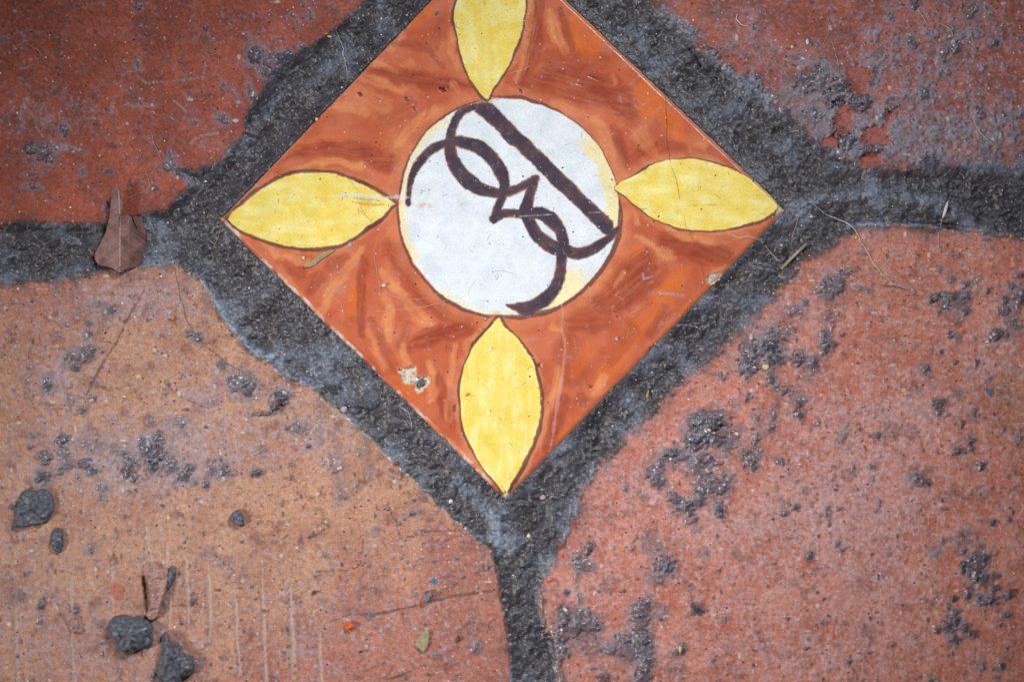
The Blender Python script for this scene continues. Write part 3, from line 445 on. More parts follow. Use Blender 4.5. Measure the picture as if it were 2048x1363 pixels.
# small grains fired into the clay and ground into the surface
rs = np.random.RandomState(77)
SPK = [((66, 58, 64), .8), ((98, 64, 58), .7), ((168, 76, 50), .75), ((206, 196, 196), .7), ((120, 112, 122), .6), ((178, 160, 168), .6), ((70, 82, 96), .7), ((216, 196, 160), .6)]
PW = {0: [.30, .14, .04, .16, .16, .2], 1: [.26, .16, .06, .14, .18, .2], 2: [.34, .16, .16, .06, .14, .14], 3: [.24, .14, .14, .16, .16, .16]}
for _ in range(6800):
    x0, y0 = rs.uniform(-20, 2068), rs.uniform(-20, 1383); r0 = 1.1 + 3.4 * rs.rand() ** 3; ex = rs.uniform(.6, 1.5); cc_, k = SPK[rs.choice(8, p=[.22, .14, .13, .12, .14, .13, .06, .06])]
    i0 = np.searchsorted(gy, y0); j0 = np.searchsorted(gx, x0)
    if mort[i0, j0] > .4 or (pid[i0, j0] == 0 and rs.rand() < .6): continue
    s = (slice(max(i0 - 5, 0), i0 + 6), slice(max(j0 - 5, 0), j0 + 6))
    q = sstep(1.25, .7, np.hypot((X[s] - x0) * ex, (Y[s] - y0) / ex) / r0 + .25 * n5[s] + .2 * w2x[s])
    col[s] = mixa(col[s], np.broadcast_to(lin(cc_), col[s].shape), q * k); H[s] += .25 * r0 * q
# raised curl and torn flap of clay at the grooves, with the pit beside the flap
def raised(P, hgt, color, k=0.85, rag=2.0):
    s = box_of(P, 20); d = poly_sd(X[s] + 1.5 * w2x[s] + n5[s], Y[s] + 1.5 * w2y[s], smooth_pts(P, 3, True)) + rag * 0.4 * f18[s]
    q = sstep(1.2, -1.6, d)
    col[s] = mixa(col[s], mixa(np.broadcast_to(lin(color), col[s].shape), np.broadcast_to(lin([c * 0.84 for c in color]), col[s].shape), sstep(-.4, .5, f18[s])), q * k)
    H[s] += hgt * sstep(2.0, -3.5, d) * (1 + 0.3 * f18[s] + 0.15 * n5[s]); alpha[s] *= 1 - q
raised(M5([(1112, 540), (1150, 560), (1165, 680), (1160, 800), (1130, 830), (1118, 700)]), -5, (122, 78, 56), 0.8)
raised(M5([(1125, 440), (1180, 440), (1240, 480), (1305, 470), (1312, 560), (1300, 660), (1265, 760), (1240, 850), (1180, 880), (1140, 840), (1168, 760), (1170, 660), (1140, 560)]), 14, (172, 132, 122))
raised(M5([(455, 770), (490, 740), (520, 770), (550, 830), (600, 850), (625, 920), (648, 985), (615, 975), (560, 975), (535, 900), (480, 840)]), 7, (164, 124, 112))
raised(M5([(855, 600), (900, 585), (960, 620), (970, 700), (930, 730), (870, 700)]), 1.0, (186, 96, 76), 0.7)
# white efflorescence, blue paint flecks ground into the clay
for P, cc_, k in [(M4([(1710, 370), (1790, 375), (1770, 440), (1740, 430)]), (52, 96, 130), .85), (M4([(1740, 290), (1780, 270), (1770, 325), (1750, 320)]), (60, 100, 134), .8), (K8([(1490, 305), (1525, 300), (1520, 325), (1495, 325)]), (70, 110, 150), .8)]:
    s = box_of(P, 8); d = poly_sd(X[s] + w2x[s], Y[s] + w2y[s], P); q = sstep(1, -1, d)
    col[s] = mixa(col[s], np.broadcast_to(lin(cc_), col[s].shape), q * k); H[s] += 1.2 * q

# clay islands showing through the mortar at the upper right
for P in [K3([(1710, 455), (1790, 435), (1850, 450), (1895, 490), (1890, 550), (1850, 585), (1800, 570), (1770, 520)]), K4([(750, 1210), (880, 1190), (930, 1240), (900, 1300), (780, 1310)]), K4([(650, 520), (740, 500), (830, 560), (810, 680), (740, 750), (680, 720), (655, 620)]), K4([(560, 880), (660, 800), (680, 940), (670, 1030), (560, 1040)]), K4([(770, 1010), (940, 980), (950, 1110), (780, 1130)]), K4([(450, 1090), (550, 1040), (560, 1130), (500, 1150)]), K4([(950, 850), (1040, 870), (1010, 950), (950, 930)])]:
    s = box_of(P, 20); d = poly_sd(X[s] + 5 * w2x[s] + 3 * n5[s] + 6 * f18[s], Y[s] + 5 * w2y[s] + 6 * f18b[s], smooth_pts(P, 3, True)); d = d + 4 * f18[s] + 2.5 * f18b[s]; q = sstep(2.0, -2.0, d) * .8
    col[s] = mixa(col[s], mixa(np.broadcast_to(lin((168, 78, 56)), col[s].shape), np.broadcast_to(lin((150, 72, 54)), col[s].shape), sstep(-.4, .6, f18[s])), q * 0.92)
    H[s] = H[s] * (1 - q) + (-3 + 0.8 * f18[s]) * q; alpha[s] *= 1 - q; lump_id[s] = np.where(q > .5, -1, lump_id[s]); mort[s] *= (1 - q)

# the bed dips under the tile
H = np.where(td < -3, np.minimum(H, -14.0), H)
def floor_z(x, y):
    i = int(np.clip(np.searchsorted(gy, y), 1, ny - 1)); j = int(np.clip(np.searchsorted(gx, x), 1, nx - 1))
    z = float(H[i, j])
    if poly_sd(np.array([x]), np.array([y]), TILE)[0] < 0: z = max(z, 4.5)
    return z
V = np.stack([(X - CX) * U, (CY - Y) * U, H * U], -1).reshape(-1, 3)
COL = np.concatenate([np.clip(col, 0, 1), np.clip(alpha, 0, 1)[..., None]], -1).reshape(-1, 4)
ii = np.arange(ny * nx).reshape(ny, nx)
F = np.stack([ii[:-1, :-1], ii[1:, :-1], ii[1:, 1:], ii[:-1, 1:]], -1).reshape(-1, 4)
def face_of(a): return a[:-1, :-1].ravel()
keep = face_of(td) > -9
fm = face_of(mort) > 0.5; fp = face_of(pid); fl = face_of(lump_id)
del w1x, w1y, f300
mat_m = ground_material('mortar'); mat_c = ground_material('fired_clay')
me = sub_mesh('floor', V, F, COL, keep & fm); me.materials.append(mat_m)
floor = put(bpy.data.objects.new('floor', me), kind='structure', label='clay paver floor with dark grey mortar joints')
plab = ['reddish brown clay paver, smooth, fairly clean', 'brown red clay paver smeared with grey mortar', 'tan clay paver scored with vertical grooves', 'pinkish clay paver spattered with dark mortar crumbs']
pav = []
for k in range(4):
    me = sub_mesh('terracotta_paver', V, F, COL, keep & ~fm & (fp == k) & (fl < 0)); me.materials.append(mat_c)
    pav.append(put(bpy.data.objects.new('terracotta_paver', me), floor, plab[k]))
order = np.argsort(fl, kind='stable'); so = fl[order]
for i in range(len(LUMPS)):
    a, b = np.searchsorted(so, i), np.searchsorted(so, i + 1)
    sel = order[a:b]; sel = sel[keep[sel] & ~fm[sel]]
    if len(sel) < 8: 
        if len(sel):
            pass
    k = int(np.bincount(fp[sel], minlength=4).argmax()) if len(sel) else 0
    if len(sel) == 0: continue
    me = sub_mesh('mortar_splash', V, F, COL, sel); me.materials.append(mat_c)
    put(bpy.data.objects.new('mortar_splash', me), pav[k])

# ================================================================== THE PAINTED TILE
NT = 600
uu = np.linspace(0, 1, NT + 1); UUg, VVg = np.meshgrid(uu, uu)
def bil(u, v, k):
    a, b, c, d = TILE[0][k], TILE[1][k], TILE[2][k], TILE[3][k]      # left, top, right, bottom corner
    return (1 - u) * (1 - v) * a + u * (1 - v) * b + u * v * c + (1 - u) * v * d
TX, TY = bil(UUg, VVg, 0), bil(UUg, VVg, 1)
TX, TY = TX + 1.3 * noise(TX, TY, 70, 58) + .6 * noise(TX, TY, 22, 59), TY + 1.3 * noise(TX, TY, 70, 60) + .6 * noise(TX, TY, 22, 57)
a1x, a1y = noise(TX, TY, 30, 61), noise(TX, TY, 30, 62); a2 = noise(TX, TY, 9, 63); a3 = noise(TX, TY, 8, 64); a5 = noise(TX, TY, 4.5, 65)
b40, b18, b90 = fbm(TX, TY, 40, 70, 3), fbm(TX, TY, 16, 80, 3), fbm(TX, TY, 90, 90, 3)
QX, QY = TX + 2.0 * a1x + 0.9 * a2, TY + 2.0 * a1y + 0.9 * a3       # hand tremor of the painter
def tf(c): return np.broadcast_to(lin(c), TX.shape + (3,))
# orange ground, brushed on
tc = mixa(tf((188, 92, 60)), tf((202, 112, 78)), sstep(-.5, .6, b90 + .3 * b40))
WX, WY = TX + 5 * a1x + 1.6 * a2, TY + 5 * a1y + 1.6 * a3
LI, BRI, DK = (224, 144, 94), (216, 110, 48), (148, 62, 42)
ST = [(LI, .8, [(778, 92, 24), (800, 70, 16)]), (BRI, .9, [(820, 45, 20), (866, 20, 18)]), (LI, .8, [(742, 121, 14), (795, 143, 12)]), (LI, .6, [(810, 128, 12), (826, 124, 8)]), (LI, .75, [(720, 152, 14), (757, 164, 18), (806, 182, 12)]),
      (DK, .8, [(747, 139, 14), (808, 153, 26), (872, 165, 30), (937, 172, 16)]), (LI, .7, [(668, 214, 14), (700, 214, 22), (730, 222, 18)]), (DK, .55, [(782, 84, 12), (830, 92, 14), (860, 105, 14), (886, 135, 10)]), (BRI, .7, [(590, 296, 14), (640, 280, 16), (686, 272, 18)]),
      (DK, .8, [(556, 326, 10), (615, 299, 22), (705, 302, 30), (780, 326, 36)]), (LI, .8, [(600, 336, 8), (654, 321, 14), (720, 333, 14)]), (LI, .75, [(903, 60, 10), (904, 95, 14), (914, 135, 12)]), (LI, .75, [(795, 286, 18), (834, 246, 22), (868, 220, 16)]), (DK, .5, [(856, 190, 8), (862, 215, 8), (850, 240, 6)]), (LI, .5, [(905, 170, 12), (915, 185, 10)]), (LI, .4, [(700, 180, 30), (770, 210, 30)]), (BRI, .6, [(690, 170, 12), (640, 235, 12)]), (DK, .45, [(880, 40, 12), (870, 90, 22)]), (DK, .4, [(820, 215, 30), (760, 250, 26)]),
      (LI, .8, [(1060, 5, 14), (1059, 60, 18), (1048, 130, 16), (1030, 160, 10)]), (DK, .85, [(1076, 8, 20), (1071, 70, 26), (1064, 120, 26), (1048, 148, 16)]), (LI, .8, [(1100, 20, 10), (1112, 65, 20), (1130, 104, 16)]), (BRI, .95, [(1160, 45, 40), (1172, 75, 52), (1178, 100, 40)]), (DK, .7, [(1120, 18, 12), (1132, 60, 14), (1145, 98, 10)]), (DK, .8, [(1050, 172, 40), (1110, 170, 60), (1180, 175, 66), (1235, 195, 50), (1262, 230, 36)]), (BRI, .9, [(1288, 172, 22), (1300, 200, 40), (1296, 224, 26)]), (BRI, .8, [(1325, 215, 24), (1345, 245, 36), (1362, 272, 22)]), (LI, .7, [(1190, 238, 16), (1212, 280, 24), (1228, 330, 18)]), (LI, .6, [(1110, 208, 12), (1160, 228, 14), (1205, 250, 12)]), (DK, .75, [(1228, 256, 14), (1240, 290, 22), (1246, 330, 20)]), (DK, .65, [(1262, 322, 16), (1280, 308, 18)]), (DK, .6, [(1290, 308, 14), (1312, 288, 12)]), (LI, .55, [(1384, 298, 18), (1410, 292, 12)]), (DK, .45, [(1330, 290, 30), (1400, 310, 20)]), (BRI, .6, [(1180, 20, 20), (1220, 90, 14)]), (LI, .5, [(1225, 150, 8), (1228, 165, 10)]), (DK, .4, [(1100, 120, 34), (1200, 120, 30)]), (LI, .4, [(1280, 270, 30), (1320, 330, 16)]), (DK, .4, [(1420, 300, 16), (1470, 330, 12)]),
      (LI, .8, [(1250, 428, 20), (1230, 490, 24), (1196, 556, 24), (1170, 585, 14)]), (LI, .8, [(1262, 418, 8), (1275, 446, 12)]), (LI, .85, [(1274, 468, 8), (1298, 488, 12), (1308, 497, 8)]), (BRI, .9, [(1270, 500, 18), (1278, 503, 18)]), (LI, .95, [(1316, 500, 8), (1330, 508, 22), (1346, 514, 10)]), (DK, .85, [(1290, 520, 40), (1265, 560, 60), (1230, 600, 50), (1180, 600, 20)]), (DK, .85, [(1330, 480, 30), (1390, 500, 44), (1450, 512, 30)]), (DK, .6, [(1310, 555, 50), (1290, 580, 30)]), (LI, .75, [(1335, 458, 10), (1380, 476, 14), (1430, 484, 16), (1490, 470, 12)]), (BRI, .85, [(1308, 620, 22), (1340, 575, 36), (1366, 542, 24)]), (LI, .7, [(1228, 572, 8), (1245, 548, 10)]), (LI, .8, [(1105, 652, 16), (1120, 662, 10)]), (LI, .5, [(1125, 648, 12), (1140, 646, 6)]), (BRI, .8, [(1425, 560, 12), (1370, 625, 16), (1312, 690, 18)]), (BRI, .6, [(1290, 640, 30), (1250, 690, 40), (1200, 760, 30)]), (DK, .6, [(1330, 620, 24), (1300, 670, 20)]), (DK, .55, [(1150, 640, 40), (1200, 640, 40)]), (LI, .85, [(1118, 735, 10), (1112, 780, 20), (1098, 820, 16)]), (LI, .8, [(1205, 758, 22), (1190, 785, 16)]), (BRI, .8, [(1290, 712, 14), (1240, 768, 18), (1180, 838, 16)]), (DK, .75, [(1165, 798, 24), (1158, 804, 18)]), (DK, .7, [(1128, 800, 26), (1108, 850, 24), (1096, 895, 20)]), (DK, .5, [(1140, 700, 60), (1150, 760, 40)]), (LI, .7, [(1094, 830, 12), (1072, 890, 12), (1040, 960, 12)]), (BRI, .6, [(1150, 840, 24), (1110, 900, 18)]), (BRI, .5, [(1175, 700, 24), (1150, 745, 20)]), (DK, .4, [(1440, 480, 20), (1510, 465, 16)]), (LI, .45, [(1460, 540, 20), (1430, 545, 16)]), (DK, .5, [(1265, 660, 26), (1225, 720, 22)]),
      (LI, .8, [(530, 490, 8), (565, 514, 16), (612, 522, 14)]), (LI, .8, [(724, 498, 10), (690, 545, 16), (660, 585, 18), (642, 625, 14)]), (BRI, .8, [(712, 570, 12), (704, 600, 18), (700, 625, 12)]), (LI, .8, [(764, 545, 12), (785, 570, 22), (808, 592, 14)]), (LI, .75, [(768, 590, 14), (778, 625, 22), (775, 676, 18)]), (LI, .7, [(818, 605, 14), (845, 640, 24), (872, 655, 10)]), (DK, .7, [(728, 518, 14), (722, 590, 18), (724, 665, 16)]), (DK, .8, [(826, 690, 26), (860, 672, 34), (930, 655, 30)]), (DK, .7, [(780, 490, 24), (820, 545, 40), (870, 605, 40), (930, 640, 20)]), (DK, .6, [(660, 530, 26), (690, 515, 20)]), (DK, .6, [(640, 555, 24), (620, 580, 18)]), (LI, .8, [(806, 690, 12), (814, 730, 16)]), (LI, .75, [(858, 728, 14), (868, 775, 18), (860, 800, 10)]), (DK, .75, [(880, 755, 16), (888, 800, 20), (896, 840, 12)]), (LI, .75, [(910, 690, 10), (902, 750, 14), (898, 838, 12)]), (DK, .65, [(690, 690, 18), (725, 720, 22), (760, 755, 18)]), (LI, .7, [(838, 830, 10), (900, 888, 14), (985, 955, 10)]), (BRI, .55, [(790, 760, 26), (840, 800, 18)]), (DK, .5, [(745, 640, 14), (790, 735, 16)]), (LI, .5, [(735, 660, 10), (770, 735, 12)]), (LI, .5, [(560, 540, 14), (640, 640, 12)]), (DK, .5, [(600, 545, 22), (560, 520, 12)]), (DK, .5, [(900, 780, 12), (905, 850, 14)]), (BRI, .5, [(650, 650, 12), (690, 690, 14)]), (LI, .6, [(930, 690, 12), (950, 665, 10)]), (DK, .4, [(815, 650, 16), (800, 690, 14)])]
for c_, k, pts in ST:
    pts = [(p[0], p[1], p[2] * 1.35) for p in smooth_pts(pts, 3)]; w = max(p[2] for p in pts); pa = np.array(pts)
    m_ = (TX > pa[:, 0].min() - w - 16) & (TX < pa[:, 0].max() + w + 16) & (TY > pa[:, 1].min() - w - 16) & (TY < pa[:, 1].max() + w + 16)
    xs, ys = TX[m_], TY[m_]
    d = line_sd(WX[m_], WY[m_], pts)
    vx, vy = pts[-1][0] - pts[0][0], pts[-1][1] - pts[0][1]; vl = math.hypot(vx, vy) + 1e-6; vx /= vl; vy /= vl
    sk = fbm((xs * vx + ys * vy) / 8.0, -xs * vy + ys * vx, 7, 150, 2)
    q = sstep(2.2, -3.0 - 0.14 * w, d + 0.10 * w * sk) * k * np.clip(0.82 + 0.42 * sk + 0.35 * b40[m_], 0.15, 1.1)
    t_ = tc[m_]; t_ = t_ + (lin(c_) - t_) * q[:, None]
    if c_ == DK: t_ = t_ + (lin((136, 56, 40)) - t_) * (k * 0.16 * np.exp(-((d + 2.5) / 2.2) ** 2))[:, None]
    tc[m_] = t_
# medallion
ang = np.arctan2(TY - 416, TX - 1017)
Rm = 219 + 2.0 * np.sin(2 * ang + 0.6) + 1.6 * np.sin(3 * ang + 2.0) + 1.2 * np.sin(7 * ang)
rm = np.hypot(QX - 1017, QY - 416)
def arcw(a0, a1, soft=0.25):
    """1 between two angles in degrees (0 = right, 90 = down)"""
    a = np.degrees(ang) % 360; m = ((a0 + a1) / 2) % 360; h = (a1 - a0) / 2
    dd = np.abs((a - m + 180) % 360 - 180); return sstep(h + 6, h - 6, dd)
lt_ring = sstep(26, 6, np.abs(rm - Rm - 10)) * (0.45 + 0.55 * np.clip(b40 + .5, 0, 1))
tc = mixa(tc, tf((212, 128, 88)), 0.75 * lt_ring)
white = mixa(tf((226, 231, 234)), tf((218, 224, 230)), sstep(-.4, .7, b40 + .5 * b18))
cream = np.clip(arcw(150, 236) * sstep(-22, -6, rm - Rm) * .75 + arcw(318, 372) * sstep(-34, -22, rm - Rm + 8 * b40) * .9 + arcw(42, 70) * sstep(-46, -36, rm - Rm + 14 * b40) * .85 + arcw(75, 130) * sstep(-20, -4, rm - Rm) * .55, 0, 1)
white = mixa(white, tf((240, 222, 164)), cream)
# faint grime
white = mixa(white, tf((186, 182, 176)), 0.22 * sstep(.6, 1.0, b18 + .4 * a5 + .2 * b40))
for gxx, gyy, rr, gc, k in [(848, 411, 12, (196, 120, 84), .7), (868, 413, 9, (190, 150, 120), .4), (922, 406, 12, (180, 168, 150), .4), (1196, 351, 6, (176, 140, 100), .7), (955, 236, 7, (150, 140, 134), .5), (893, 518, 3.5, (170, 110, 80), .8), (926, 250, 5, (160, 150, 140), .5)]:
    white = mixa(white, tf(gc), k * np.exp(-((TX - gxx) / rr) ** 2 - ((TY - gyy) / (rr * .45)) ** 2) * sstep(-.6, .5, b18))
md = rm - Rm
inm = sstep(1.2, -1.2, md)
tc = mixa(tc, white, inm)
OUT = (104, 64, 62); INK = (70, 45, 50)
rw = 2.0 + 1.9 * np.clip(noise(ang * 40, ang * 0, 22, 97) + .2, -.6, 1) + 3.0 * arcw(0, 28) + 2.0 * arcw(25, 130) - 1.8 * arcw(300, 350) - 1.5 * arcw(165, 190)
ringd = np.abs(md - 2.5 - 2 * np.sin(ang * 3)) - np.clip(rw, 1.2, 9)
ring = sstep(1.3, -1.3, ringd)
tc = mixa(tc, tf(OUT), ring * 0.86)
# petals
PET = [[(454, 439)] + K6([(0, 210), (110, 130), (230, 60), (360, 25), (500, 15), (610, 20), (700, 38), (800, 72), (900, 118), (980, 160), (1050, 202), (1140, 262), (1100, 292), (1060, 340), (980, 410), (900, 465), (830, 515), (750, 565), (660, 595), (560, 612), (480, 618), (400, 615), (300, 602), (200, 578), (100, 545), (0, 500)]),
       K2([(1850, 780), (1740, 665), (1690, 570), (1660, 490), (1632, 390), (1610, 300), (1594, 220), (1586, 150), (1592, 70), (1612, 0), (1660, -150), (1740, -300), (1890, -440)]) + K3([(60, -300), (130, -150), (162, 0), (160, 80), (150, 150), (135, 240), (110, 330), (70, 420), (40, 490), (-30, 605), (-90, 690)]),
       K7([(852, 132), (1000, 50)]) + K3([(1090, 1312), (1180, 1272), (1280, 1246), (1360, 1238), (1450, 1240), (1550, 1256), (1650, 1280), (1800, 1332)]) + [(1511, 364), (1535, 384), (1556, 405), (1555, 419)] + K7([(2020, 378), (1940, 408), (1850, 432), (1720, 458), (1600, 472), (1520, 474), (1450, 470), (1350, 450), (1250, 420), (1170, 382), (1100, 340), (1050, 304), (1000, 260), (930, 196)]),
       [(997, 634)] + K6([(1850, 1240)]) + M2([(1770, 0), (1725, 75), (1690, 150), (1665, 215), (1650, 280), (1638, 350), (1635, 420), (1635, 490), (1642, 560), (1652, 640), (1670, 720), (1695, 785), (1730, 850), (1780, 935), (1830, 1010), (1930, 1130), (1995, 1215)]) + M3([(20, 1180), (110, 1030), (160, 945), (200, 860), (234, 775), (260, 690), (278, 605), (285, 520), (284, 440), (275, 360), (260, 295), (240, 230), (218, 168), (190, 110), (110, 0), (0, -110)])]
pdist = [poly_sd(QX, QY, smooth_pts(P, 3, True)) for P in PET]
DIRS = [(1, 0.05), (0.1, 1), (1, 0.22), (0.04, 1)]
for k, (P, d) in enumerate(zip(PET, pdist)):
    dxv, dyv = DIRS[k]; al = TX * dxv + TY * dyv; ac = -TX * dyv + TY * dxv
    streak = 0.7 * fbm(al / 5.0, ac, 16, 110 + k, 3)
    yel = mixa(tf((238, 211, 100)), tf((242, 226, 146)), sstep(-.4, .7, streak + .5 * b40))
    yel = mixa(yel, tf((230, 200, 78)), 0.55 * sstep(.1, .8, -b40 + .3 * streak))
    yel = mixa(yel, tf((170, 150, 96)), 0.5 * sstep(.6, 1.05, b18 + .45 * a5))
    yel = mixa(yel, tf((248, 240, 196)), 0.6 * sstep(-7, 0, d) * sstep(0, .6, b40))
    tc = mixa(tc, tf((214, 134, 94)), 0.65 * sstep(18, 6, d) * sstep(-.6, .4, b40))
    tc = mixa(tc, yel, sstep(1.2, -1.2, d))
    wv = 2.5 + 1.5 * noise(TX, TY, 60, 120 + k) + 0.5 * a2
    if k == 0: wv = wv + 1.2
    if k == 2: wv = wv - 1.2 * (TY < 380) - 0.6 + 2.5 * sstep(1440, 1500, TX) * (TY > 400)
    if k == 3: wv = wv + 1.8 * sstep(740, 800, TY) * (TX > 1020)
    ln = sstep(1.2, -1.2, np.abs(d - 1.5) - wv) * (1 - 0.9 * sstep(.5, .9, noise(TX, TY, 45, 130 + k)) * (k == 2))
    tc = mixa(tc, tf((108, 66, 62)), ln * 0.86)
    tc = mixa(tc, tf((78, 44, 48)), ln * 0.6 * sstep(-.1, .7, noise(TX, TY, 70, 140 + k)))
# figure brushed in dark brown
BAR = GA([(830, 105), (870, 115), (950, 200), (1100, 350), (1300, 540), (1400, 640), (1500, 740), (1560, 790), (1640, 880), (1780, 1010), (1895, 1120), (1905, 1180), (1870, 1215), (1830, 1228), (1700, 1110), (1540, 950), (1400, 820), (1200, 620), (1060, 478), (1015, 468), (985, 440), (940, 375), (870, 305), (800, 240), (720, 190), (740, 140)])
FIG = [GA([(800, 130, 60), (640, 170, 60), (570, 250, 75), (525, 350, 85), (512, 470, 108), (525, 580, 112), (585, 690, 125), (680, 785, 128), (800, 855, 108), (930, 880, 88), (1050, 858, 76), (1160, 805, 78), (1240, 752, 72)]),
       GA([(160, 970, 46), (165, 850, 48), (190, 740, 60), (250, 620, 70), (330, 525, 72), (420, 475, 75), (520, 442, 82), (640, 452, 108), (760, 492, 118), (860, 572, 122), (935, 680, 122), (972, 780, 96), (972, 860, 76)]),
       GA([(962, 900, 76), (922, 1000, 72), (884, 1105, 72)]), GA([(884, 1100, 76), (960, 1056, 78), (1080, 1052, 84), (1180, 1052, 94), (1292, 1058, 116), (1390, 1122, 122), (1454, 1215, 106), (1480, 1300, 96)]), GA([(1236, 752, 72), (1205, 850, 84), (1176, 950, 98), (1152, 1030, 106)]),
       GB([(640, 640, 150), (700, 765, 172), (775, 870, 184), (880, 975, 190), (1010, 1060, 196), (1150, 1092, 166), (1280, 1130, 156), (1420, 1122, 156), (1560, 1062, 146), (1680, 985, 126), (1775, 915, 112), (1840, 830, 90)]),
       [(1123, 499, 22), (1123, 525, 21), (1118, 555, 23), (1103, 585, 27), (1078, 606, 29), (1052, 617, 28), (1034, 614, 18), (1014, 610, 5)], [(1075, 612, 16), (1062, 627, 12), (1050, 632, 6)], [(1214, 461, 16), (1226, 466, 14), (1236, 456, 10)]]
gd = [poly_sd(QX, QY, BAR) + .5] + [line_sd(QX, QY, smooth_pts(p, 3)) + .9 + .7 * b40 for p in FIG]
gmin = np.minimum.reduce(gd)
tc = mixa(tc, tf((150, 84, 58)), 0.7 * sstep(2.8, 0.8, gmin + 1.2 * b18 + 0.8 * a5))
ink = mixa(tf((70, 60, 70)), tf((92, 68, 74)), sstep(-.2, .8, b40 + .4 * b18))
ink = mixa(ink, tf((122, 80, 76)), .7 * sstep(-6, -1, gmin) * sstep(-.3, .5, b40))
ink = mixa(ink, tf((110, 106, 120)), .5 * sstep(.3, .95, b18 + .6 * a5))
tc = mixa(tc, ink, sstep(1.1, -1.1, gmin + .5 * a5))
# wear: lilac scuffs, dark pits, the pale scrape on the left petal
wear = sstep(.6, .95, b18 + .35 * a5 + .25 * b90 + .12 * sstep(480, 650, TY)) * .5
tc = mixa(tc, tf((176, 140, 150)), wear * (1 - inm) * np.clip(sum(sstep(0, 3, d) for d in pdist) - 3, 0, 1))
def tstroke(pts, c, k, rag=1.2):
    d = line_sd(TX, TY, pts) + rag * (b18 * 1.5 + a5); return mixa(tc, tf(c), k * sstep(1.4, -1.4, d))
tc = tstroke(K6([(700, 195, 20), (900, 205, 30), (1060, 215, 28), (1260, 212, 10)]), (208, 212, 220), .55, 2.2)
tc = tstroke(K6([(800, 215, 10), (900, 230, 16), (1000, 238, 12)]), (140, 128, 96), .5, 2.4)
tc = tstroke(K6([(800, 250, 6), (930, 265, 22), (1050, 272, 14)]), (206, 140, 60), .6, 2.6)
tc = tstroke(K6([(540, 215, 20), (610, 235, 16)]), (226, 180, 84), .5, 2.6)
tc = tstroke(GB([(540, 632, 6), (700, 622, 8), (980, 606, 5)]), (190, 190, 196), .7, .6)
tc = tstroke(GB([(1490, 580, 6), (1640, 574, 6)]), (190, 190, 196), .7, .6)
tc = tstroke(M3([(470, 30, 8), (450, 250, 22), (400, 550, 24), (380, 690, 22), (350, 860, 10)]), (206, 156, 140), .5, 1.8)
tc = tstroke(K7([(440, 1050, 12), (452, 1130, 16), (440, 1230, 18), (470, 1350, 14)]), (206, 156, 140), .45, 1.6)
tc = tstroke(K7([(1180, 950, 8), (1300, 965, 26), (1390, 975, 12)]), (176, 146, 156), .6, 2.4)
tc = tstroke(K7([(1070, 800, 8), (1080, 850, 10), (1150, 830, 6)]), (176, 146, 156), .6, 1.6)
tc = tstroke(K6([(690, 930, 60), (720, 920, 40)]), (186, 130, 116), .6, 2.2)
tc = tstroke(K7([(1420, 280, 4), (1640, 268, 5)]), (120, 112, 90), .6, .8)
tc = tstroke(K7([(1040, 308, 4), (1105, 302, 5)]), (120, 112, 90), .6, .8)
# pits and chips through the glaze: (points, depth, colour)
TH = 5.0 + 1.0 * b90 + 0.25 * b40
CHIP = {}
PITS = [(K2([(835, 725), (862, 718), (885, 738), (870, 755), (845, 748)]), 4, (128, 48, 26)), (K2([(1475, 680), (1520, 688), (1535, 712), (1500, 718), (1472, 700)]), 5, (120, 44, 24)), (K2([(1200, 760), (1225, 752), (1245, 775), (1215, 795)]), 3, (120, 78, 66)), (K2([(1260, 838), (1285, 832), (1302, 860), (1275, 872)]), 3, (122, 74, 62)), (K3([(640, 590), (700, 602), (745, 628), (710, 622), (660, 605)]), 2, (120, 54, 36)), (K3([(545, 650), (620, 655), (600, 672)]), 2, (124, 60, 44)), (K3([(100, 690), (145, 712), (120, 730)]), 3, (120, 60, 44)), (M3([(250, 190), (280, 180), (285, 215), (258, 218)]), 3, (140, 60, 40)), (M3([(650, 350), (690, 355), (670, 385)]), 2, (150, 66, 44)), (M2([(1580, 510), (1610, 500), (1605, 550), (1585, 570)]), 2, (136, 70, 54))]
for P, dep, c_ in PITS:
    d = poly_sd(TX + .8 * a2, TY + .8 * a3, P); q = sstep(1.2, -1.6, d); tc = mixa(tc, tf(c_), q * .9); TH -= dep * q
chips = [M2([(1143, 208), (1185, 215), (1240, 205), (1262, 195), (1295, 190), (1300, 230), (1300, 270), (1345, 285), (1385, 270), (1405, 285), (1400, 330), (1380, 370), (1355, 375), (1350, 395), (1310, 418), (1280, 380), (1285, 345), (1215, 345), (1180, 320), (1175, 260), (1150, 240)]),
         K7([(1560, 838), (1590, 810), (1640, 795), (1690, 800), (1685, 845), (1640, 880), (1600, 895), (1570, 870)]), M3([(825, 372), (880, 342), (890, 350), (850, 385)]), M3([(795, 400), (830, 395), (800, 440)]), M3([(735, 490), (770, 460), (775, 465), (745, 497)]), K7([(1870, 640), (1900, 600), (1915, 605), (1880, 650)]), K7([(1715, 810), (1745, 775), (1750, 782)]), [(1556, 408), (1566, 412), (1574, 420), (1562, 434), (1548, 448), (1551, 430)], [(1004, 990), (1011, 978), (1020, 992), (1012, 1003)], K5([(1985, 85), (2020, 80), (2010, 120), (1980, 125)]), K6([(35, 100), (75, 75), (65, 120)])]
chip_f = np.full(TX.shape, -1, np.int32)
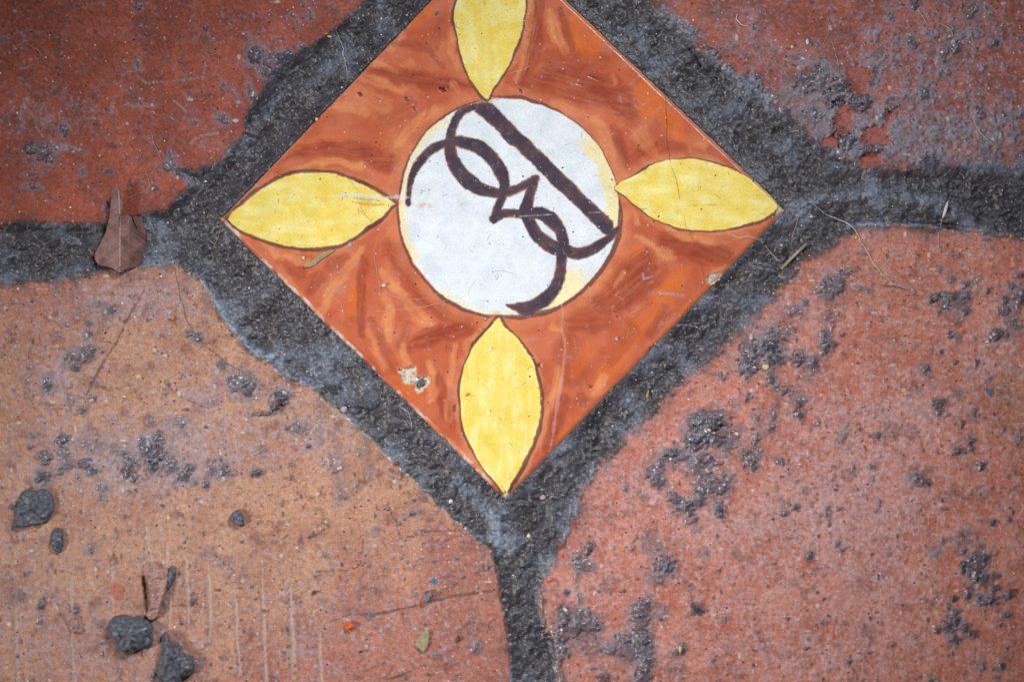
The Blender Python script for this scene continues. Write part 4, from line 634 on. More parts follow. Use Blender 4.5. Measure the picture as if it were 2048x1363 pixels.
for k, P in enumerate(chips):
    d = poly_sd(TX + 1.2 * a2 + .7 * a5, TY + 1.2 * a3, P); q = sstep(1.0, -1.4, d)
    cc_ = mixa(tf((214, 200, 182)), tf((160, 140, 120)), sstep(-.3, .7, b18 + .6 * a5))
    if k == 0:
        tc = mixa(tc, tf((216, 96, 36)), .7 * sstep(5, 1, d))
        cc_ = mixa(cc_, tf((120, 110, 102)), .7 * sstep(4, 1, np.abs(d + 5)) * sstep(-.2, .5, b18))
    tc = mixa(tc, cc_, q * (.95 if k < 9 else .6)); TH -= (7.0 if k == 0 else 4.0 if k < 9 else .8) * sstep(1.0, -4.0, d) * (1 + .3 * a5)
    chip_f[q > .5] = k
# rounded arris: the glaze thins to bare biscuit at the very edge
ed = np.minimum(np.minimum(UUg, 1 - UUg), np.minimum(VVg, 1 - VVg)) * 800
ed_r = ed + 1.2 * a2 + 1.0 * a5
TH -= 9.0 * np.clip(1 - ed / 11.0, 0, 1) ** 2
bot = sstep(0.0, .15, VVg * 0 + (UUg < VVg) * 1.0)               # the two lower sides are worn paler
low_left = (UUg * 800 < 14)
tc = mixa(tc, tf((232, 208, 194)), .85 * sstep(10.0, 6.0, ed_r + 2.5 * b18) * low_left * sstep(-.35, .3, b40 + .4 * b18))
tc = mixa(tc, tf((206, 150, 124)), .5 * sstep(9.0, 4.0, ed_r + 2 * b18) * (1 - low_left))
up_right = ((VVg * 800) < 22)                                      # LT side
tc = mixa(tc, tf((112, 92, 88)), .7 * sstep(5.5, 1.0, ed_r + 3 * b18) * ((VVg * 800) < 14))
TXo, TYo = TX, TY
TV = np.stack([(TX - CX) * U, (CY - TY) * U, TH * U], -1).reshape(-1, 3)
TCOL = np.concatenate([np.clip(tc, 0, 1), np.ones(TX.shape + (1,))], -1).reshape(-1, 4)
ti = np.arange((NT + 1) ** 2).reshape(NT + 1, NT + 1)
TF = np.stack([ti[:-1, :-1], ti[1:, :-1], ti[1:, 1:], ti[:-1, 1:]], -1).reshape(-1, 4)
nrm_flip = TF[:, ::-1]
# regions: 0 ground, 1-4 petal, 5-8 petal outline, 9 medallion, 10 medallion outline, 11.. strokes of the figure, chips
reg = np.zeros(TX.shape, np.int32)
reg[md < 0] = 9; reg[(ringd < 0)] = 10
for k, d in enumerate(pdist):
    reg[np.abs(d - 1.5) < 4.2] = 5 + k; reg[d < -2.5] = 1 + k
for k, d in enumerate(gd): reg[d < 0] = 11 + k
reg = np.where(chip_f >= 0, 40 + chip_f, reg)
fr = face_of(reg)
glz = glaze_material('painted_glaze'); bisc = bit_material('bare_biscuit', (206, 190, 170), (160, 138, 116), 9, .8, .2, 1.5)
tile = put(bpy.data.objects.new('ceramic_tile', None), label='small square glazed tile painted with yellow petals round a white medallion', category='tile')
tile.empty_display_size = 0.01; tile.location = W(*TILE.mean(0), -16)
bpy.context.view_layer.update()
def part(name, me, parent, mat, label=None):
    me.materials.append(mat); o = bpy.data.objects.new(name, me); put(o, parent, label)
    o.matrix_parent_inverse = parent.matrix_world.inverted() if parent.parent is None else (parent.parent.matrix_world @ parent.matrix_parent_inverse).inverted()
    if parent.parent is not None: o.matrix_parent_inverse.identity()
    return o
def piece(name, parent, code, label=None):
    sel = np.nonzero(fr == code)[0]
    if len(sel) == 0: return None
    return part(name, sub_mesh(name, TV, nrm_flip, TCOL, sel), parent, glz, label)
piece('orange_glaze', tile, 0, 'brushed orange brown ground')
plb = ['yellow petal with a pale scrape', 'yellow petal cut by the upper edge of view', 'yellow petal crossed by a dark hair', 'yellow petal pointing down']
for k in range(4):
    p = piece('petal', tile, 1 + k, plb[k]); piece('outline', p, 5 + k)
p = piece('medallion', tile, 9, 'white round medallion'); piece('outline', p, 10)
slab = ['straight dark bar', 'large curled stroke', 'arched stroke', 'short slanting stroke', 'wavy stroke', 'short upright stroke', 'lower looped stroke', 'hooked tail stroke', 'stroke joining the rim', 'small join at the end of the bar']
for k in range(len(gd)): piece('brush_stroke', p, 11 + k, slab[k])
for k in range(len(chips)): piece('glaze_chip', tile, 40 + k)
# biscuit body under the glaze
q4 = TILE + (TILE.mean(0) - TILE) * 0.003
bv = [W(x, y, -4.6) for x, y in TILE] + [W(x, y, -100) for x, y in q4]
part('biscuit_body', raw_mesh('biscuit_body', bv, [(0, 1, 5, 4), (1, 2, 6, 5), (2, 3, 7, 6), (3, 0, 4, 7), (4, 5, 6, 7)], smooth=False), tile, bisc)

# ================================================================== LOOSE THINGS
def dome(name, outline, h, mat, label, category, z=None, sharp=2.2, rough=0.16, seed=0, parent=None, lift=0.0, ns=12, tilt=(0, 0), group=None, refine=4):
    """a crumb or lump: closed body rising from an outline to height h, with an uneven top"""
    P = np.array(smooth_pts(outline, refine, True) if refine > 1 else outline); c = P.mean(0); span = np.abs(P - c).max()
    if refine > 3:
        jx = noise(P[:, 0] + seed * 17, P[:, 1], 7, 251) * span * .07 + noise(P[:, 0], P[:, 1] + seed * 9, 3.5, 252) * span * .035
        P = c + (P - c) * (1 + jx / np.maximum(np.hypot(*(P - c).T), 1))[:, None]
    base = floor_z(*c) if z is None else z
    m = len(P); rows = []; r = np.random.RandomState(seed); sz = np.abs(P - c).max()
    for k in range(ns + 1):
        t = k / ns; rad = math.cos(t * math.pi / 2) ** (2 / sharp) if k < ns else 0.0
        zz = math.sin(t * math.pi / 2) ** (2 / sharp)
        pts = c + (P - c) * max(rad, 0.02)
        nz = fbm(pts[:, 0] + seed * 50, pts[:, 1], sz * 0.7, 200, 3) * rough * h * (0.3 + t * 1.2) + fbm(pts[:, 0] - seed * 31, pts[:, 1], 9, 230, 2) * 0.2 * h * min(1, 3 * t) + fbm(pts[:, 0] - seed * 13, pts[:, 1], 22, 240, 2) * 0.10 * h * min(1, 3 * t)
        g = (pts[:, 0] - c[0]) * tilt[0] + (pts[:, 1] - c[1]) * tilt[1]
        rows.append(np.column_stack([pts, base + lift + h * zz + nz + g * zz]))
    low = np.column_stack([c + (P - c) * 0.93, np.full(m, base + lift - 0.25 * h - 0.5)])
    allr = [low] + rows; Vv = np.concatenate(allr)
    ctop = len(Vv); Vv = np.vstack([Vv, [c[0], c[1], rows[-1][:, 2].mean()], [c[0], c[1], low[0, 2]]])
    Vv[:, :3] = [W(*v) for v in Vv]
    Ff = []; Nn = len(allr)
    area2 = sum(P[i][0] * P[(i + 1) % m][1] - P[(i + 1) % m][0] * P[i][1] for i in range(m))
    for k in range(Nn - 1):
        for i in range(m):
            j = (i + 1) % m; Ff.append((k * m + i, k * m + j, (k + 1) * m + j, (k + 1) * m + i))
    for i in range(m):
        j = (i + 1) % m; Ff.append(((Nn - 1) * m + i, (Nn - 1) * m + j, ctop, ctop)); Ff.append((j, i, ctop + 1, ctop + 1))
    me = bpy.data.meshes.new(name)
    me.from_pydata([tuple(v) for v in Vv], [], [f if f[2] != f[3] else f[:3] for f in Ff])
    if area2 > 0: me.flip_normals()
    me.polygons.foreach_set('use_smooth', np.ones(len(me.polygons), bool)); me.update()
    me.materials.append(mat)
    o = bpy.data.objects.new(name, me); put(o, parent, label, category, group)
    return o
def blob(x, y, rx, ry, n=9, seed=0, jag=0.2):
    r = np.random.RandomState(seed)
    return [(x + rx * math.cos(a) * (1 + jag * (r.rand() - .5) * 2), y + ry * math.sin(a) * (1 + jag * (r.rand() - .5) * 2)) for a in np.linspace(0, 2 * math.pi, n, endpoint=False)]
lump_m = bit_material('hard_mortar', (54, 56, 64), (104, 108, 120), 7, .36, .5, 6.0, dust=.4)
LG = 'large mortar lumps on the tan paver'
dome('mortar_lump', M5([(885, 852), (960, 842), (1090, 855), (1180, 900), (1192, 1000), (1182, 1090), (1090, 1108), (1010, 1150), (940, 1120), (900, 1040), (850, 1000), (835, 920)]), 32, lump_m, 'big rounded dark grey mortar lump beside the torn clay flap', 'mortar lump', sharp=2.5, seed=1, group=LG)
dome('mortar_lump', M5([(1300, 965), (1345, 1060), (1400, 1080), (1420, 1130), (1500, 1170), (1520, 1230), (1500, 1290), (1420, 1340), (1400, 1385), (1270, 1380), (1222, 1290), (1235, 1180), (1260, 1080), (1265, 1000)]), 30, lump_m, 'dark grey pointed mortar lump at the lower edge of view', 'mortar lump', sharp=2.4, seed=2, group=LG)
dome('mortar_lump', [(40, 990), (52, 978), (72, 981), (92, 978), (106, 990), (109, 1010), (103, 1032), (88, 1046), (66, 1050), (42, 1055), (27, 1051), (31, 1030), (34, 1008)], 18, lump_m, 'flat wrinkled dark mortar cake nearest the left edge', 'mortar lump', sharp=3.4, rough=.4, seed=3, group=LG)
dome('mortar_lump', M5([(420, 170), (470, 175), (495, 230), (490, 310), (470, 355), (430, 340), (400, 280), (400, 220)]), 13, lump_m, 'oval dark mortar lump below the flat wrinkled one', 'mortar lump', sharp=3, seed=4, group=LG)
dome('mortar_lump', M5([(1800, 60), (1850, 18), (1890, 50), (1902, 130), (1880, 158), (1840, 140), (1790, 100)]), 13, lump_m, 'small angular mortar lump alone on clean tan clay', 'mortar lump', sharp=3, seed=5, group=LG)
dome('mortar_lump', M5([(1330, 458), (1370, 490), (1366, 560), (1312, 650), (1298, 610), (1310, 500)]), 11, lump_m, 'curved dark mortar sliver leaning on the torn clay flap', 'mortar lump', sharp=3, seed=6, group=LG)
chip_m = bit_material('dark_stone', (52, 54, 58), (84, 86, 92), 6, .4, .5, 2, dust=.3)
dome('stone_chip', M7([(1455, 745), (1500, 765), (1560, 822), (1460, 828)]), 9, chip_m, 'black triangular stone chip on the pinkish paver', 'stone chip', sharp=5, seed=7, refine=1)
dome('crumb', blob(698, 1252, 10, 9.5, 10, 3, .25), 13, bit_material('red_crumb', (214, 62, 30), (226, 130, 70), 7, .5, .4, 3, dust=.3), 'bright orange red crumb on the tan paver', 'crumb', sharp=2.4, rough=.3, seed=8)
dome('stone_chip', M6([(1345, 700), (1365, 655), (1400, 645), (1432, 660), (1432, 690), (1400, 735), (1362, 750)]), 17, bit_material('lilac_stone', (160, 146, 158), (92, 66, 56), 12, .6, .4, 3), 'lilac and brown stone chip beside the long dark scratch', 'stone chip', sharp=3.4, seed=9, tilt=(-.35, .2), refine=1)
blue_m = bit_material('blue_paint', (50, 112, 150), (66, 128, 164), 6, .5, .4, 1)
dome('paint_flake', M6([(1398, 575), (1425, 555), (1455, 570), (1458, 592), (1438, 600), (1415, 582)]), 2.4, blue_m, 'blue paint flake above the lilac stone chip', 'paint flake', sharp=6, seed=10)
dome('paint_flake', M1([(345, 635), (352, 640), (350, 655), (342, 652)]), 2.0, blue_m, 'tiny blue fleck on the tan paver near the splashes', 'paint flake', sharp=6, seed=40)
dome('crumb', K2([(1442, 95), (1455, 90), (1465, 108), (1450, 128), (1440, 112)]), 3.5, blue_m, 'blue grain on orange glaze beside the upper petal', 'crumb', sharp=3, seed=11)
olive = bit_material('dry_olive_leaf', (146, 134, 102), (172, 158, 122), 7, .75, .25, 2.5, dust=.2)
dome('leaf_flake', M6([(1352, 968), (1388, 958), (1394, 1000), (1390, 1060), (1368, 1110), (1346, 1132), (1318, 1098), (1288, 1074), (1302, 1030), (1328, 995)]), 4.5, olive, 'olive dry leaf flake on the tan paver', 'leaf fragment', sharp=6, seed=12, rough=.35, lift=2, tilt=(.06, 0), refine=2)
dome('leaf_strip', K6([(655, 624), (636, 650), (600, 672), (545, 705), (515, 735), (478, 752), (422, 757), (432, 730), (470, 712), (512, 690), (535, 662), (575, 645)]), 4.0, olive, 'narrow olive leaf strip under the left petal', 'leaf fragment', sharp=6, seed=13, rough=.4, lift=1.5, refine=2)
wht = bit_material('white_grain', (226, 222, 218), (200, 194, 190), 5, .5, .4, 1.5, dust=0)
pnk = bit_material('pink_grain', (206, 150, 130), (180, 120, 104), 5, .6, .4, 1.5, dust=0)
crm = bit_material('cream_grain', (222, 206, 160), (196, 176, 128), 5, .6, .4, 1.5, dust=0)
lil = bit_material('lilac_grain', (190, 168, 176), (160, 140, 150), 5, .5, .4, 1.5, dust=0)
blk = bit_material('black_grain', (44, 44, 50), (70, 68, 74), 5, .45, .5, 1.5, dust=0)
for i, (pt, rx, ry, h, m_, nm, lb) in enumerate([
        (K6([(1043, 900)])[0], 4.2, 4.2, 7, wht, 'bead', 'round white bead on orange glaze below the left petal'), (K6([(418, 686)])[0], 3, 4, 4, wht, 'crumb', 'white crumb at the end of the olive leaf strip'), (K6([(780, 585)])[0], 5, 6, 3, lil, 'flake', 'lilac flake under the lower edge of left petal'),
        (M2([(730, 540)])[0], 7, 7, 6, lil, 'crumb', 'pale quartz crumb on the joint beside the tan paver'), (M2([(1562, 1256)])[0], 4.5, 4.5, 5, wht, 'bead', 'tiny white shell bead in the joint below the tile'), (M3([(295, 1225)])[0], 6, 6, 6, lil, 'bead', 'glassy grey bead just right of the lowest tile corner'), (M7([(185, 228)])[0], 4, 5, 4, crm, 'crumb', 'cream crumb in the lower joint'), (M7([(468, 803)])[0], 5, 5, 3, wht, 'flake', 'white flake on the mortar splash beside the lower joint'),
        (M4([(12, 210)])[0], 6, 6, 4, crm, 'flake', 'cream flake below the big splash near the tile'), (M6([(500, 665)])[0], 4.2, 4.2, 6, blk, 'bead', 'black bead left of centre on the tan paver'), (M6([(1622, 1027)])[0], 4.2, 6, 6, blk, 'bead', 'black bead right of the olive leaf flake'), (M6([(908, 1092)])[0], 5, 6, 2.5, lil, 'flake', 'clear flake below the orange red crumb'), (M6([(858, 1127)])[0], 2.6, 2.6, 4, blk, 'bead', 'black speck at the tip of the clear flake'), (M6([(820, 460)])[0], 5, 4.5, 5, pnk, 'crumb', 'pink clay crumb above the long dark scratch'), (M6([(1022, 965)])[0], 5, 4, 3, lil, 'flake', 'pale flake right of the orange red crumb'),
        (K2([(595, 263)])[0], 3.5, 2.6, 4, pnk, 'crumb', 'pink crumb at the edge of the upper joint'), (K2([(620, 285)])[0], 4.6, 2.6, 4, crm, 'crumb', 'cream crumb beside the pink one'), (K2([(520, 932)])[0], 3, 3.6, 4, crm, 'crumb', 'cream crumb against the upper left tile edge'), (K4([(336, 326)])[0], 3.4, 5.6, 4, wht, 'flake', 'white drop shaped flake on the brown red paver'), (K4([(220, 365)])[0], 3.2, 3.6, 4, crm, 'crumb', 'cream crumb beside the white drop shaped flake'), (M4([(518, 1000)])[0], 4, 6, 6, pnk, 'crumb', 'pink clay crumb on the pinkish paver'), (M7([(350, 565)])[0], 6, 3.6, 5, pnk, 'crumb', 'pink crumb on the edge of the lower joint'), (K1([(1898, 267)])[0], 2.4, 2.4, 4, wht, 'bead', 'white bead on the reddish brown paver'), (K1([(356, 448)])[0], 2.4, 2.4, 4, wht, 'bead', 'white bead on the pale looped fibre'), (K1([(1278, 297)])[0], 3, 4.4, 3, pnk, 'crumb', 'coppery grain on the reddish brown paver'), (K6([(1835, 1160)])[0], 3, 3.2, 4, lil, 'crumb', 'lilac grain under the medallion rim'), (M2([(1693, 422)])[0], 3.2, 3.2, 4, pnk, 'bead', 'dark pink bead on the lower petal'), (K7([(870, 1312)])[0], 3.4, 4.6, 4, lil, 'crumb', 'pale grain right of the lower petal'), (K8([(718, 526)])[0], 3, 3, 4, crm, 'crumb', 'cream grain on the edge of the pinkish paver'), (K8([(370, 362)])[0], 3, 2.6, 4, wht, 'crumb', 'white grain beside the right tile corner'),
        (K7([(1922 - 0, 820 - 0)])[0] if False else K6([(1918, 828)])[0], 5, 6.5, 1.6, wht, 'flake', 'white flake on the white medallion'), (M7([(1362, 1100)])[0], 3.6, 8, 5, crm, 'crumb', 'cream sliver stuck in a dark splash'), (M4([(1740, 10)])[0], 3, 2.6, 3, wht, 'crumb', 'white grain at the right edge'), (M3([(2015, 205)])[0], 3.4, 4.6, 3.4, crm, 'crumb', 'cream grain beside the large grey crust'), (M2([(1130, 962)])[0], 5.4, 4, 3, bit_material('amber_grain', (150, 76, 40), (120, 60, 34), 5, .3, .5, 1, dust=0), 'crumb', 'amber grain at the tan paver edge'), (K5([(403, 712)])[0], 5, 5, 3, bit_material('brown_grain', (96, 62, 40), (70, 46, 34), 5, .3, .5, 1, dust=0), 'crumb', 'brown grain in the left joint'), (M5([(1512, 1042)])[0], 7, 4, 3, lil, 'flake', 'clear flake above the pointed mortar lump'), (M5([(1580, 1090)])[0], 4.4, 5.4, 3, lil, 'flake', 'clear flake right of the pointed mortar lump')]):
    dome(nm, blob(pt[0], pt[1], rx, ry, 8, 20 + i, .18), h, m_, lb, nm, sharp=2.6, seed=20 + i, ns=5, refine=2)
# dark grain lying in the chip of the glaze
dome('bead', blob(842, 766, 9, 7.5, 10, 71, .1), 6, bit_material('slate_grain', (70, 74, 80), (96, 98, 104), 6, .5, .4, 1), 'slate grey pebble sitting in the glaze chip', 'pebble', z=-1, seed=71)
def rod(name, pts, r, mat, label, category, lift=0.6, sides=6, taper=False, flat=1.0, zs=None, group=None, seg=3, follow=True):
    """a straw, hair or fibre laid along the ground"""
    P = smooth_pts([p[:2] for p in pts], seg); n = len(P); Vv = []; Ff = []
    if name == 'hair':
        pa = np.array(P); pa = pa + np.column_stack([noise(pa[:, 0], pa[:, 1], 14, 261), noise(pa[:, 0], pa[:, 1], 14, 262)]) * 1.6 + np.column_stack([noise(pa[:, 0], pa[:, 1], 40, 263), noise(pa[:, 0], pa[:, 1], 40, 264)]) * 3; P = [tuple(q) for q in pa]
    zz = np.array([floor_z(*p) for p in P])
    for _ in range(2): zz = np.maximum(zz, np.convolve(np.pad(zz, 2, 'edge'), np.ones(5) / 5, 'valid'))
    if not follow: zz = np.linspace(zz[0], zz[-1], n)
    for i, p in enumerate(P):
        a = np.array(P[max(i - 1, 0)]); b = np.array(P[min(i + 1, n - 1)]); t = b - a; t = t / (np.hypot(*t) + 1e-9); nn = np.array((-t[1], t[0]))
        rr = r * (1 - 0.75 * abs(2 * i / (n - 1) - 1) ** 3) if taper else r
        for k in range(sides):
            an = 2 * math.pi * k / sides
            Vv.append(W(p[0] + nn[0] * rr * math.cos(an), p[1] + nn[1] * rr * math.cos(an), zz[i] + lift + rr * flat * (1 + math.sin(an))))
    for i in range(n - 1):
        for k in range(sides):
            j = (k + 1) % sides; Ff.append((i * sides + k, i * sides + j, (i + 1) * sides + j, (i + 1) * sides + k))
    Ff.append(tuple(range(sides))[::-1]); Ff.append(tuple((n - 1) * sides + k for k in range(sides)))
    me = bpy.data.meshes.new(name); me.from_pydata(Vv, [], Ff); me.polygons.foreach_set('use_smooth', np.ones(len(me.polygons), bool)); me.update()
    me.materials.append(mat)
    return put(bpy.data.objects.new(name, me), None, label, category, group)
straw = bit_material('dry_straw', (176, 160, 136), (140, 124, 104), 9, .6, .3, 1.5, dust=0)
rod('straw', K8([(330, 574), (135, 768)]), 3.4, straw, 'short pale straw lying across the right joint', 'straw', 1.0, 8, follow=False)
rod('seed_husk', M3([(1120, 388), (1112, 420), (1104, 456)]), 2.6, bit_material('husk', (196, 168, 116), (150, 112, 70), 6, .5, .4, 1, dust=0), 'slim golden husk lying on the joint under the tile', 'husk', .8, 8, True)
h_w = bit_material('pale_fibre', (226, 216, 212), (206, 196, 192), 20, .5, .4, .3, dust=0)
h_p = bit_material('pinkish_fibre', (206, 172, 160), (190, 154, 142), 20, .5, .4, .3, dust=0)
h_d = bit_material('dark_hair', (72, 54, 48), (92, 70, 60), 20, .4, .5, .3, dust=0)
h_y = bit_material('yellow_fibre', (204, 168, 92), (186, 150, 80), 20, .5, .4, .3, dust=0)
HAIRS = [(K1([(1550, 285), (1580, 370), (1640, 430), (1700, 415), (1713, 360), (1670, 322), (1610, 320)]), .8, h_y, 'yellow curled fibre on the reddish brown paver'),
    (K1([(185, 370), (120, 415), (95, 400), (110, 370), (190, 330), (250, 310), (320, 330)]), .7, h_p, 'looped pale fibre at the left of the reddish brown paver'), (K1([(190, 335), (260, 370), (320, 430), (400, 520), (430, 540)]), .7, h_p, 'pale fibre trailing off the looped one'), (K1([(1160, 1020), (1200, 1120), (1250, 1240), (1185, 1363)]), .8, h_p, 'pale bent hair near the upper left joint'), (K2([(660, 225), (725, 370), (720, 420), (745, 480), (775, 600)]), .8, h_w, 'white hair across the joint above the tile'),
    (K3([(895, 180), (960, 290), (1060, 430), (1190, 610), (1250, 730), (1258, 950), (1262, 1100), (1292, 1270)]) + K7([(1350, 180), (1400, 400), (1470, 570), (1520, 720), (1545, 840)]), .7, h_d, 'long dark hair crossing the right petal'),
    (K3([(1805, 112), (1798, 150), (1840, 190), (1910, 207)]), 1.6, h_w, 'thick white curled fibre at the top of view'), (K4([(490, 120), (510, 190), (492, 270), (430, 400)]), .7, h_p, 'forked pale hair on the brown red paver, upper strand'), (K4([(492, 272), (540, 370), (575, 480), (580, 590)]), .8, h_p, 'forked pale hair on the brown red paver, lower strand'), (K4([(1180, 80), (1220, 120), (1262, 180)]), .7, h_w, 'short white hair on a grey smear of the brown red paver'), (K4([(1360, 180), (1450, 235), (1475, 310)]), .7, h_w, 'bent white hair further along the grey smear'), (K4([(1620, 900), (1690, 1030), (1800, 1150)]), .7, h_w, 'white hair on grey crust at the right edge'),
    (K8([(360, 250), (480, 330), (600, 390), (720, 480), (760, 580), (830, 690), (900, 790), (1000, 870), (1130, 940)]), 1.1, h_w, 'long white hair running from the joint onto the pinkish paver'), (K8([(300, 310), (240, 430), (215, 610)]), .7, h_p, 'fine hair on the right joint beside the straw'), (K8([(1400, 360), (1385, 400), (1350, 570), (1400, 632), (1480, 622)]), .7, h_w, 'kinked white hair below the white lint tuft'), (K8([(560, 730), (610, 770), (690, 800), (770, 860)]), .8, h_w, 'white hair caught on a splash near the straw'), (K8([(970, 1180), (1000, 1250), (1090, 1350)]), .8, h_p, 'short pale hair on the pinkish paver'), (K8([(-30, 545), (50, 640), (110, 700), (170, 690)]), .7, h_w, 'white hair between the tile corner and the straw'),
    (K5([(1200, 0), (1165, 80), (1160, 130), (1080, 180), (970, 225), (890, 232)]), .8, h_p, 'pale hair reaching over the leaf stalk'), (K5([(1340, 600), (1370, 780), (1390, 920), (1430, 1080), (1500, 1230)]) + M1([(1600, 40), (1750, 160), (1900, 250), (2025, 318)]), .8, h_d, 'long dark hair on the tan paver below the left joint'), (K5([(950, 800), (1060, 860), (1180, 890), (1225, 970), (1230, 1080)]), .7, h_p, 'pale hair starting under the brown leaf'), (K5([(1720, 440), (1690, 540), (1660, 620)]), .7, h_y, 'short tan hair beside the left tile corner'),
    (K6([(1015, 480), (970, 600), (975, 750), (1000, 850), (1035, 920), (1100, 980), (1250, 1005), (1450, 985)]), .8, h_p, 'pale hair curving past the white bead'), (K6([(760, 740), (660, 770), (620, 880), (615, 950), (700, 1030), (715, 1100), (725, 1220)]), .7, h_p, 'wavy pale hair on orange glaze below the leaf strip'), (K6([(920, 1100), (1100, 1095), (1300, 1075), (1450, 1045), (1550, 1000)]), .8, h_p, 'pale hair running to the medallion rim'), (K6([(1690, 1080), (1700, 970), (1760, 860), (1850, 800), (1950, 785), (2025, 798)]) + K7([(140, 835)]), .55, h_d, 'dark curved hair on the white medallion'), (K6([(740, 40), (820, 140), (840, 240), (910, 370), (960, 430)]), .7, h_w, 'white hair across the left petal'), (K7([(940, 1350), (980, 1220), (1080, 1120), (1220, 1010)]), .7, h_y, 'yellowish hair on the lower right orange glaze'), (K7([(1700, 470), (1800, 520), (1900, 520), (2020, 560)]), .8, h_w, 'white hair below the right petal'), (M3([(950, 630), (1030, 680), (1190, 715)]), .9, h_p, 'tan hair on the lower right joint'), (M3([(790, 880), (900, 920), (980, 960), (1030, 1020)]), .7, h_w, 'white hair from the lower right joint to the paver'), (M2([(1130, 500), (1210, 540), (1250, 590), (1255, 690)]), .8, h_w, 'white hair on the joint under the lower left tile edge'), (M2([(290, 400), (380, 405), (450, 380)]), .7, h_d, 'short dark hair by the tan paver edge'), (M6([(1600, 830), (1640, 900), (1670, 950)]), .7, h_p, 'short pale hair on the tan paver near the lower joint'), (M6([(1950, 850), (1860, 900), (1840, 990)]), .7, bit_material('red_fibre', (160, 60, 44), (140, 52, 40), 20, .5, .4, .3, dust=0), 'fine red fibre near the lower joint'),
    (K2([(1690, 330), (1695, 410), (1725, 450), (1740, 600)]), .6, h_w, 'faint white hair on the upper petal'), (K3([(30, 580), (130, 545), (215, 510)]), .7, h_w, 'straight white hair beside the upper petal'), (K3([(940, 995), (1000, 1030), (1040, 1090), (1040, 1170)]), .7, h_p, 'curved pale hair above the right petal'), (M3([(1400, 755), (1300, 840), (1200, 930), (1130, 970)]), .5, h_d, 'thin dark hair beside the large grey crust'), (K4([(190, 1028), (280, 1012)]), .8, h_w, 'short straight white hair on the upper right joint')]
for pts, r, m_, lb in HAIRS: rod('hair', pts, r * (.46 if m_ is h_d else .64), m_, lb, 'hair', 0.2, 5, True, seg=6)
# white lint tuft: a flat twist of fibres
rod('lint_tuft', K8([(1434, 240), (1420, 290), (1405, 345), (1394, 372)]), 3.0, h_w, 'white feathery lint tuft on the right joint', 'lint', .5, 6, True, .5)

# ---- dry brown leaf
LY = [(376, 235.5, 237.5), (382, 229, 241), (389, 226, 243.5), (398, 225.2, 247), (407, 224.8, 249), (420, 223, 248.5), (428, 222, 247.5), (431.5, 221.3, 247.4), (433, 221, 284), (437, 221, 285), (443, 219, 285.5), (452, 216.5, 288), (466, 212.5, 293.5), (478, 206.5, 298.5), (489, 201, 302), (497, 196, 299.5), (504, 191.5, 295.5), (510, 188.8, 292), (517, 189.4, 288), (522, 191.5, 284.5), (526, 195, 280), (530, 199, 276.5), (533.5, 220, 272), (538, 229, 254), (542, 236, 247.5), (545, 240.5, 243.5)]
ly = np.array(LY); ys = np.concatenate([np.arange(376, 431.5, 1.6), np.arange(432.2, 545, 1.6), [545]])
lx = np.interp(ys, ly[:, 0], ly[:, 1]); rx_ = np.where(ys < 432, np.interp(np.minimum(ys, 431.5), ly[:8, 0], ly[:8, 2]), np.interp(ys, ly[8:, 0], ly[8:, 2]))
NCOL = 56; tt = np.linspace(0, 1, NCOL + 1)
LXg = lx[:, None] + (rx_ - lx)[:, None] * tt[None]; LYg = np.repeat(ys[:, None], NCOL + 1, 1)
LXg = LXg + 0.7 * noise(LXg, LYg, 9, 301) * (np.abs(tt[None] - .5) > .45); 
rib = 241.5 + 2.0 * np.sin((LYg - 380) / 60.0)
off = LXg - rib
LZ = 25 - 0.006 * np.clip(-off, 0, None) ** 2 - 0.24 * np.abs(off) * (off < 0) - 0.34 * off * (off > 0) - 0.0075 * np.clip(off, 0, None) ** 2 + 5.0 * sstep(430, 376, LYg) + 1.6 * noise(LXg, LYg, 26, 302) + .5 * noise(LXg, LYg, 7, 303) - 5 * sstep(500, 545, LYg) + 9 * sstep(-30, -52, off) - 1.2 * np.exp(-(off / 1.6) ** 2) + 5.0 * sstep(34, 46, off) * sstep(455, 432, LYg)
lc = np.broadcast_to(lin((142, 102, 96)), LXg.shape + (3,)); lc = mixa(lc, np.broadcast_to(lin((108, 74, 66)), lc.shape), sstep(-.2, .6, noise(LXg, LYg, 20, 304) + .5 * (off > 18)))  # right half painted darker, as the side turned from the light
lc = mixa(lc, np.broadcast_to(lin((206, 172, 164)), lc.shape), .7 * np.exp(-((off + .5) / 1.2) ** 2))
for k in range(5):
    yv = 450 + k * 20
    for sgn in (-1, 1):
        dd = np.abs((LYg - yv) - sgn * off * (.55 if sgn < 0 else .75)) * (sgn * off > 0) + 99 * (sgn * off <= 0)
        lc = mixa(lc, np.broadcast_to(lin((184, 150, 142)), lc.shape), .3 * np.exp(-(dd / 1.1) ** 2)); LZ = LZ + .1 * np.exp(-(dd / 1.4) ** 2)
lc = mixa(lc, np.broadcast_to(lin((84, 54, 52)), lc.shape), .6 * np.clip(np.exp(-(((LXg - 205) / 3) ** 2 + ((LYg - 503) / 2.5) ** 2)) + sstep(524, 536, LYg) * sstep(-.3, .4, noise(LXg, LYg, 8, 305)), 0, 1))
nr = len(ys); nc = NCOL + 1
topv = np.stack([LXg, LYg, LZ], -1).reshape(-1, 3); botv = topv - [0, 0, 1.8]
idx = np.arange(nr * nc).reshape(nr, nc); quads = np.stack([idx[:-1, :-1], idx[1:, :-1], idx[1:, 1:], idx[:-1, 1:]], -1).reshape(-1, 4)
qc = topv[quads].mean(1)
slit = np.minimum(line_sd(qc[:, 0], qc[:, 1], K5([(946, 350, 6), (943, 400, 7), (944, 448, 2)])), line_sd(qc[:, 0], qc[:, 1], K5([(1034, 362, 10), (1048, 410, 9), (1066, 450, 6), (1082, 480, 2)])))
quads = quads[slit > 0]
e = {}
